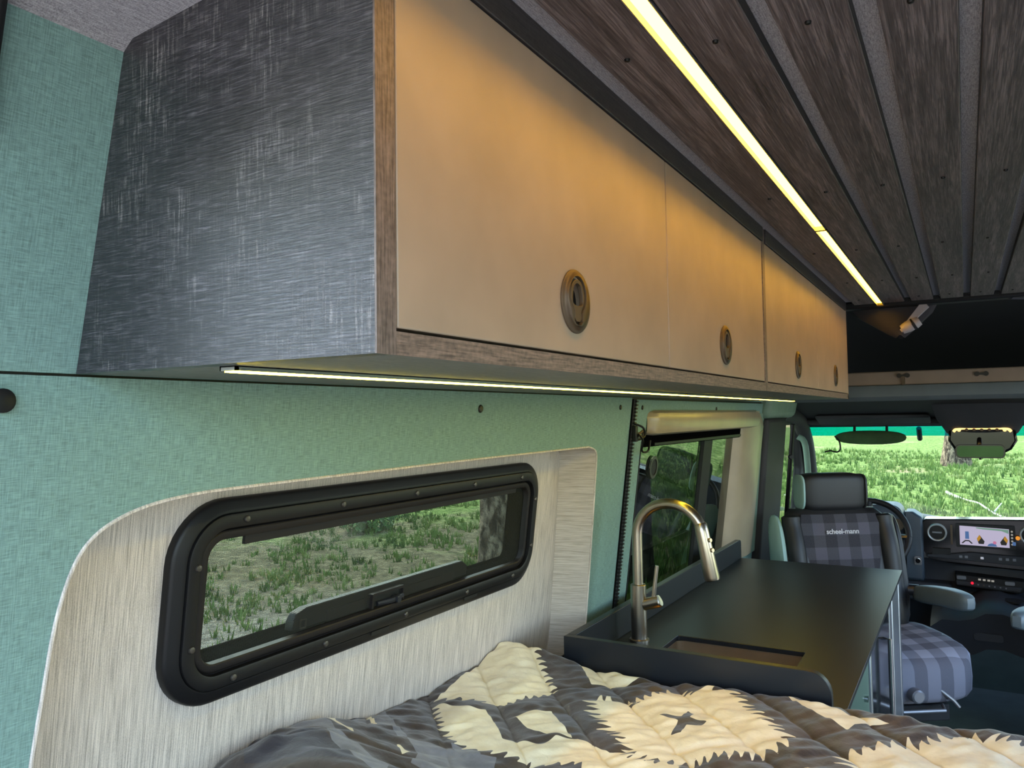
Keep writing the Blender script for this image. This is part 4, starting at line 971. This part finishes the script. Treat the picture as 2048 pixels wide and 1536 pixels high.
# ------------------------------------------------------------------ SEATS
def make_seat(name, loc, rz, label, text=True, cat='seat', arms=(-1, 1)):
    """local frame: seat faces -y, x across, z up from the van floor"""
    s_ = empty(name, loc, rz); tag(s_, label, cat)
    B = lambda mb, nm, mat, par=None, **k: mb.build(nm, mat, par or s_, local=True, **k)
    # cushion
    def curve(v):
        x, y, z = v
        z += .02*(abs(x)/.26)**3*(1 if y > -.2 else .3) - .02*max(0, (-y-.05))/.2
        return Vector((x, y, z))
    B(superell(MB(), (.03, .0, .462), (.285, .25, .098), .42, 28, 14, xf=curve), 'cushion', 'plaid_cushion', autosmooth=True)
    for sx in (-1, 1):
        B(superell(MB(), (sx*.255+.02, .06, .500), (.045, .19, .07), .6, 16, 10), 'cushion_bolster', 'leather_grey', autosmooth=True)
    B(superell(MB(), (0, .02, .43), (.25, .25, .045), .35, 24, 8), 'cushion_base', 'leather_black', autosmooth=True)
    # backrest built from stacked sections
    lean = lambda z: .235+.20*(z-.55)
    def sec(z, w, t, curl):
        l = []
        n = 22
        for k in range(n):
            a = 2*pi*k/n; cx_ = math.copysign(abs(cos(a))**.55, cos(a)); sy_ = math.copysign(abs(sin(a))**.7, sin(a))
            x = w*cx_; y = t*sy_; y -= curl*(abs(x)/w)**3
            l.append((x, lean(z)+y, z))
        return l
    zs = [(.50, .20, .05, .01), (.53, .25, .065, .03), (.60, .27, .07, .05), (.72, .275, .07, .05), (.85, .265, .065, .045), (.96, .245, .06, .03), (1.03, .225, .055, .015), (1.055, .20, .035, 0)]
    B(MB().loft([sec(*a) for a in zs], cap=True), 'backrest', 'leather_black', autosmooth=True)
    pl_ = []
    for z in np.linspace(.56, 1.035, 12):
        w = .20-.02*max(0, (z-.9))/.1; f = lambda x: lean(z)-.066+.012*(x/w)**2*-.6
        pl_.append([(x*w, lean(z)-(.079 if z > .60 else .080)+(.008 if z > 1.02 else 0)-.010*(1-abs(x)**2)+.010, z) for x in np.linspace(-1, 1, 9)])
    back_ = [[(x, y+.02, z) for x, y, z in l] for l in pl_]
    mb = MB().loft(pl_, closed=False); 
    B(mb, 'back_insert', 'plaid_back', autosmooth=True)
    B(MB().tube([(x, lean(.74)-.085-.008*(1-(x/.17)**2), .74) for x in np.linspace(-.17, .17, 7)], .003, 6), 'back_seam', 'gap_black')
    for sx in (-1, 1):
        pts = [(sx*(.215), lean(z)-.045-(.02 if .6 < z < .95 else 0), z) for z in (.54, .62, .75, .88, .98, 1.03)]
        B(MB().tube(smoothpath(pts, 4), [.025]+[.042]*19+[.03], 12), 'back_bolster', 'leather_black')
        # left side painted pale teal for daylight from the door window
        B(superell(MB(), (sx*.270, lean(.80)+.005, .80), (.022, .078, .228), .7, 14, 12, xf=lambda v: Vector((v.x, v.y+.2*(v.z-.8), v.z))), 'side_cover', 'leather_door_lit' if sx < 0 else 'leather_black', autosmooth=True)
        B(MB().tube([(sx*.06, lean(1.05)+.005, 1.03), (sx*.06, lean(1.10)+.005, 1.10)], .008, 8), 'headrest_post', 'chrome')
    h = B(superell(MB(), (0, lean(1.13)-.01, 1.130), (.150, .062, .086), .38, 28, 14), 'headrest', 'leather_black', autosmooth=True)
    for sx in (-1, 1):
        B(superell(MB(), (sx*.146, lean(1.13)-.008, 1.130), (.010, .058, .080), .6, 18, 10), 'headrest_side', 'leather_door_lit' if sx < 0 else 'leather_black', h, autosmooth=True)  # left side takes the painted daylight, right side stays black
    # armrests
    for sx in arms:
        def ax_(v, sx=sx):
            return Vector((v.x, v.y, v.z-.14*(v.y+.0)+.0*v.x - .10*max(0, -v.y-.02)))
        B(superell(MB(), (sx*.318, .02, .715), (.036, .19, .040), .5, 18, 12, xf=ax_), 'armrest', 'leather_grey', autosmooth=True)
        B(MB().tube([(sx*.27, .22, .70), (sx*.32, .19, .70)], .025, 10), 'armrest_pivot', 'seat_metal')
    # frame and levers
    B(MB().box(-.21, .21, -.20, .22, .37, .395), 'slide_frame', 'seat_metal', bevel=.004)
    B(MB().box(-.20, .20, -.19, .21, .28, .345), 'swivel_box', 'cab_black', bevel=.006)
    for x in (-.16, .16):
        B(MB().tube([(x, -.24, .385), (x, .2, .385)], .010, 8), 'rail', 'silver_knob')
    B(MB().tube([(-.19, -.22, .355), (-.17, -.27, .352), (.13, -.27, .352), (.15, -.22, .355)], .007, 8), 'slide_handle', 'silver_knob')
    B(MB().tube([(.02, -.24, .41), (.02, -.28, .41), (.02, -.285, .41)], [.028, .026, .02], 14), 'height_knob', 'silver_knob')
    B(MB().tube([(-.07, -.23, .405), (-.07, -.262, .405)], [.02, .016], 12), 'height_knob', 'chrome')
    B(MB().tube([(.13, -.24, .42), (.17, -.26, .385), (.19, -.265, .36)], [.007, .007, .006], 8), 'lever', 'silver_knob')
    B(MB().tube([(0, 0, .02), (0, 0, .10), (0, 0, .28)], [.12, .055, .055], 20), 'pedestal', 'silver_knob')
    B(MB().box(-.17, .17, -.17, .17, 0, .025), 'floor_plate', 'seat_metal', bevel=.006)
    if text:
        cu = bpy.data.curves.new('seat_lettering', 'FONT'); cu.body = 'scheel-mann'; cu.size = .030; cu.align_x = 'CENTER'; cu.extrude = .0008; cu.offset = .0006
        t0 = bpy.data.objects.new('tmp', cu); COL.objects.link(t0)
        dg = bpy.context.evaluated_depsgraph_get(); me_ = bpy.data.meshes.new_from_object(t0.evaluated_get(dg)); bpy.data.objects.remove(t0)
        me_.materials.clear(); me_.materials.append(MATS['thread_white'])
        t1 = bpy.data.objects.new('lettering', me_); COL.objects.link(t1); t1.parent = s_
        t1.rotation_euler = (radians(90)-math.atan(.20), 0, 0); t1.location = (0, lean(.955)-.086, .952)
    return s_
make_seat('driver_seat', (-.362, 3.585, .005), radians(34), 'plaid driver seat swivelled to face the rear, behind the black countertop', arms=(1,))
make_seat('passenger_seat', (.50, 3.62, -.035), radians(-20), 'plaid passenger seat cut off by the right edge of the photo', text=False)

# cords tangled at the top of the zip
cd = empty('elastic_cord', (-.82, 2.09, 1.46)); tag(cd, 'tangled thin black cord hanging beside the zip at the slider window', 'cord')
X_ = wx(1.46)+.012
MB().tube(smoothpath([(X_, 2.082, 1.475), (X_+.01, 2.12, 1.463), (X_+.012, 2.125, 1.44), (X_, 2.10, 1.430), (X_+.01, 2.085, 1.445), (X_+.012, 2.11, 1.425), (X_, 2.13, 1.40), (X_, 2.15, 1.392), (X_, 2.185, 1.397), (X_, 2.20, 1.425)], 5), .0032, 6).build('loop', 'dark_screw', cd)
MB().tube(smoothpath([(X_, 2.078, 1.45), (X_+.006, 2.10, 1.448), (X_+.006, 2.13, 1.455), (X_, 2.135, 1.437), (X_+.008, 2.10, 1.437)], 5), .0038, 6).build('knot', 'bronze', cd)
MB().box(X_-.006, X_+.006, 2.072, 2.09, 1.425, 1.47).build('zip_slider', 'dark_screw', cd, bevel=.002)

# ------------------------------------------------------------------ OUTSIDE
def gz(x, y): return -.6+.10*sin(x*.35+1)*sin(y*.27)+.05*sin(x*1.1)*cos(y*.9)
gx, gy = np.meshgrid(np.linspace(-90, 90, 181), np.linspace(-60, 120, 181))
G = [(x, y, gz(x, y)-(.12 if abs(x) < 2 and -1 < y < 7 else 0)) for x, y in zip(gx.ravel(), gy.ravel())]
MB().add(G, [(j*181+i, j*181+i+1, (j+1)*181+i+1, (j+1)*181+i) for j in range(180) for i in range(180)], True).build('ground', 'grass_ground', None)
gr = bpy.data.objects['ground']; tag(gr, 'grassy clearing outside the van windows', kind='structure')
# grass tufts as one stuff object
rg_ = np.random.RandomState(3); V = []; Fc = []
def tuft(x, y, h, n=7):
    z = gz(x, y)
    for k in range(n):
        a = rg_.rand()*2*pi; dx, dy = cos(a), sin(a); w = .012+.012*rg_.rand(); l = h*(.6+.6*rg_.rand()); o = .06*rg_.rand()
        bx0, by0 = x+dx*o, y+dy*o; b = len(V)
        V.extend([(bx0-dy*w, by0+dx*w, z-.02), (bx0+dy*w, by0-dx*w, z-.02), (bx0+dx*l*.4, by0+dy*l*.4, z+l)]); Fc.append((b, b+1, b+2))
for i in range(9000):
    y = 7+rg_.rand()**1.5*38; x = -1+(rg_.rand()-.62)*y*.55; tuft(x, y, .10+.12*rg_.rand())
for i in range(420):
    x = -2.8-rg_.rand()**1.2*14; y = -x*(.65+1.9*rg_.rand()); r_ = .12+.35*rg_.rand()
    for k in range(int(18*r_/.3)): tuft(x+rg_.randn()*r_, y+rg_.randn()*r_, .05+.09*rg_.rand(), 6)
o = MB().add(V, Fc).build('grass_tufts', 'grass_blade', None); tag(o, 'bright green grass growing across the clearing', 'grass', kind='stuff')
def tree(x, y, r, h, mat, label, lean=(0, 0), flare=1.5, leaves=False):
    t = empty('tree', (x, y, gz(x, y))); tag(t, label, 'tree')
    pts = []; rr = []
    for k in range(12):
        f = k/11; zz = gz(x, y)-.1+h*f
        pts.append((x+lean[0]*f, y+lean[1]*f, zz)); rr.append(r*(1+(flare-1)*math.exp(-f*h/.35))*(1-.5*f))
    n = 18; lp = []
    for p, q in zip(pts, rr):
        lp.append([(p[0]+q*cos(2*pi*k/n)*(1+.10*sin(5*k+p[2])), p[1]+q*sin(2*pi*k/n)*(1+.10*sin(7*k)), p[2]) for k in range(n)])
    MB().loft(lp).build('trunk', mat, t)
    if leaves:
        V, Fc = [], []
        R = random.Random(int(x*100+y))
        for i in range(900):
            a = R.random()*2*pi; f = R.random(); cr = (1-f)*h*.22+.3; q = cr*sqrt(R.random()); z = gz(x, y)+h*.45+f*h*.6
            c = Vector((x+lean[0]+q*cos(a), y+lean[1]+q*sin(a), z)); sgm = .25
            u = Vector((R.gauss(0, 1), R.gauss(0, 1), R.gauss(0, .6))).normalized()*sgm; w = Vector((R.gauss(0, 1), R.gauss(0, 1), R.gauss(0, 1))).normalized()*sgm*.5
            b = len(V); V.extend([c-u, c+w, c+u, c-w]); Fc.append((b, b+1, b+2, b+3))
        MB().add(V, Fc).build('crown', 'leaf_dark', t)
    return t
tree(-.34, 33.5, .33, 14, 'bark', 'thick pale tree trunk seen through the windshield behind the mirror', flare=1.7)
tree(-5.62, 9.15, .21, 10, 'bark', 'slim tree trunk seen at the right end of the long rear window', flare=1.3)
tree(-3.0, 10.6, .17, 9, 'bark_dark', 'dark tree trunk seen through the right pane of the slider window', flare=1.3)
tree(-2.36, 9.0, .075, 8, 'bark', 'thin brown tree trunk nearest the right frame of the slider window', flare=1.2)
tree(-3.50, 9.0, .19, 9, 'bark_dark', 'dark tree trunk seen through the left pane of the slider window', flare=1.3)
def shrub(x, y, r, h, label, mat='leaf_green', n=900):
    t = empty('shrub', (x, y, gz(x, y))); tag(t, label, 'shrub'); R = random.Random(int(x*31+y*7)); V, Fc = [], []
    for i in range(n):
        a = R.random()*2*pi; f = R.random(); q = r*sqrt(R.random())*sin(pi*min(1, f*.75+.22)); c = Vector((x+q*cos(a), y+q*sin(a), gz(x, y)+h*f))
        u = Vector((R.gauss(0, 1), R.gauss(0, 1), R.gauss(0, 1.3))).normalized()*.07; w = Vector((R.gauss(0, 1), R.gauss(0, 1), R.gauss(0, 1))).normalized()*.03
        b = len(V); V.extend([c-u, c+w, c+u, c-w]); Fc.append((b, b+1, b+2, b+3))
    MB().add(V, Fc).build('foliage', mat, t)
    st_ = MB()
    for k in range(5):
        a = k*1.26; st_.tube([(x+.05*cos(a), y+.05*sin(a), gz(x, y)-.05), (x+r*.4*cos(a), y+r*.4*sin(a), gz(x, y)+h*.6)], [.02, .008], 5)
    st_.build('stems', 'bark_dark', t)
shrub(-9.9, 11.5, .55, .75, 'round green shrub seen through the middle of the long rear window', 'leaf_green')
shrub(-8.4, 27, 2.2, 3.6, 'tall leafy bush seen through the left pane of the slider window', 'leaf_green', 2600)
br = empty('fallen_branch', (.2, 19, -.6)); tag(br, 'bleached fallen branch lying on the grass in front of the van', 'branch')
bp_ = [(-.47, 22.4), (-.30, 21.9), (.0, 20.9), (.20, 20.2), (.45, 19.0), (.75, 18.0), (1.2, 17.2)]
MB().tube(smoothpath([(x, y, gz(x, y)+.07+.02*sin(x*9)) for x, y in bp_], 4), [.035]*6+[.02]*19, 7).build('limb', 'branch_white', br)
MB().tube([(.45, 19.0, gz(.45, 19)+.08), (.6, 19.5, gz(.6, 19.5)+.2)], [.02, .01], 6).build('twig', 'branch_white', br)
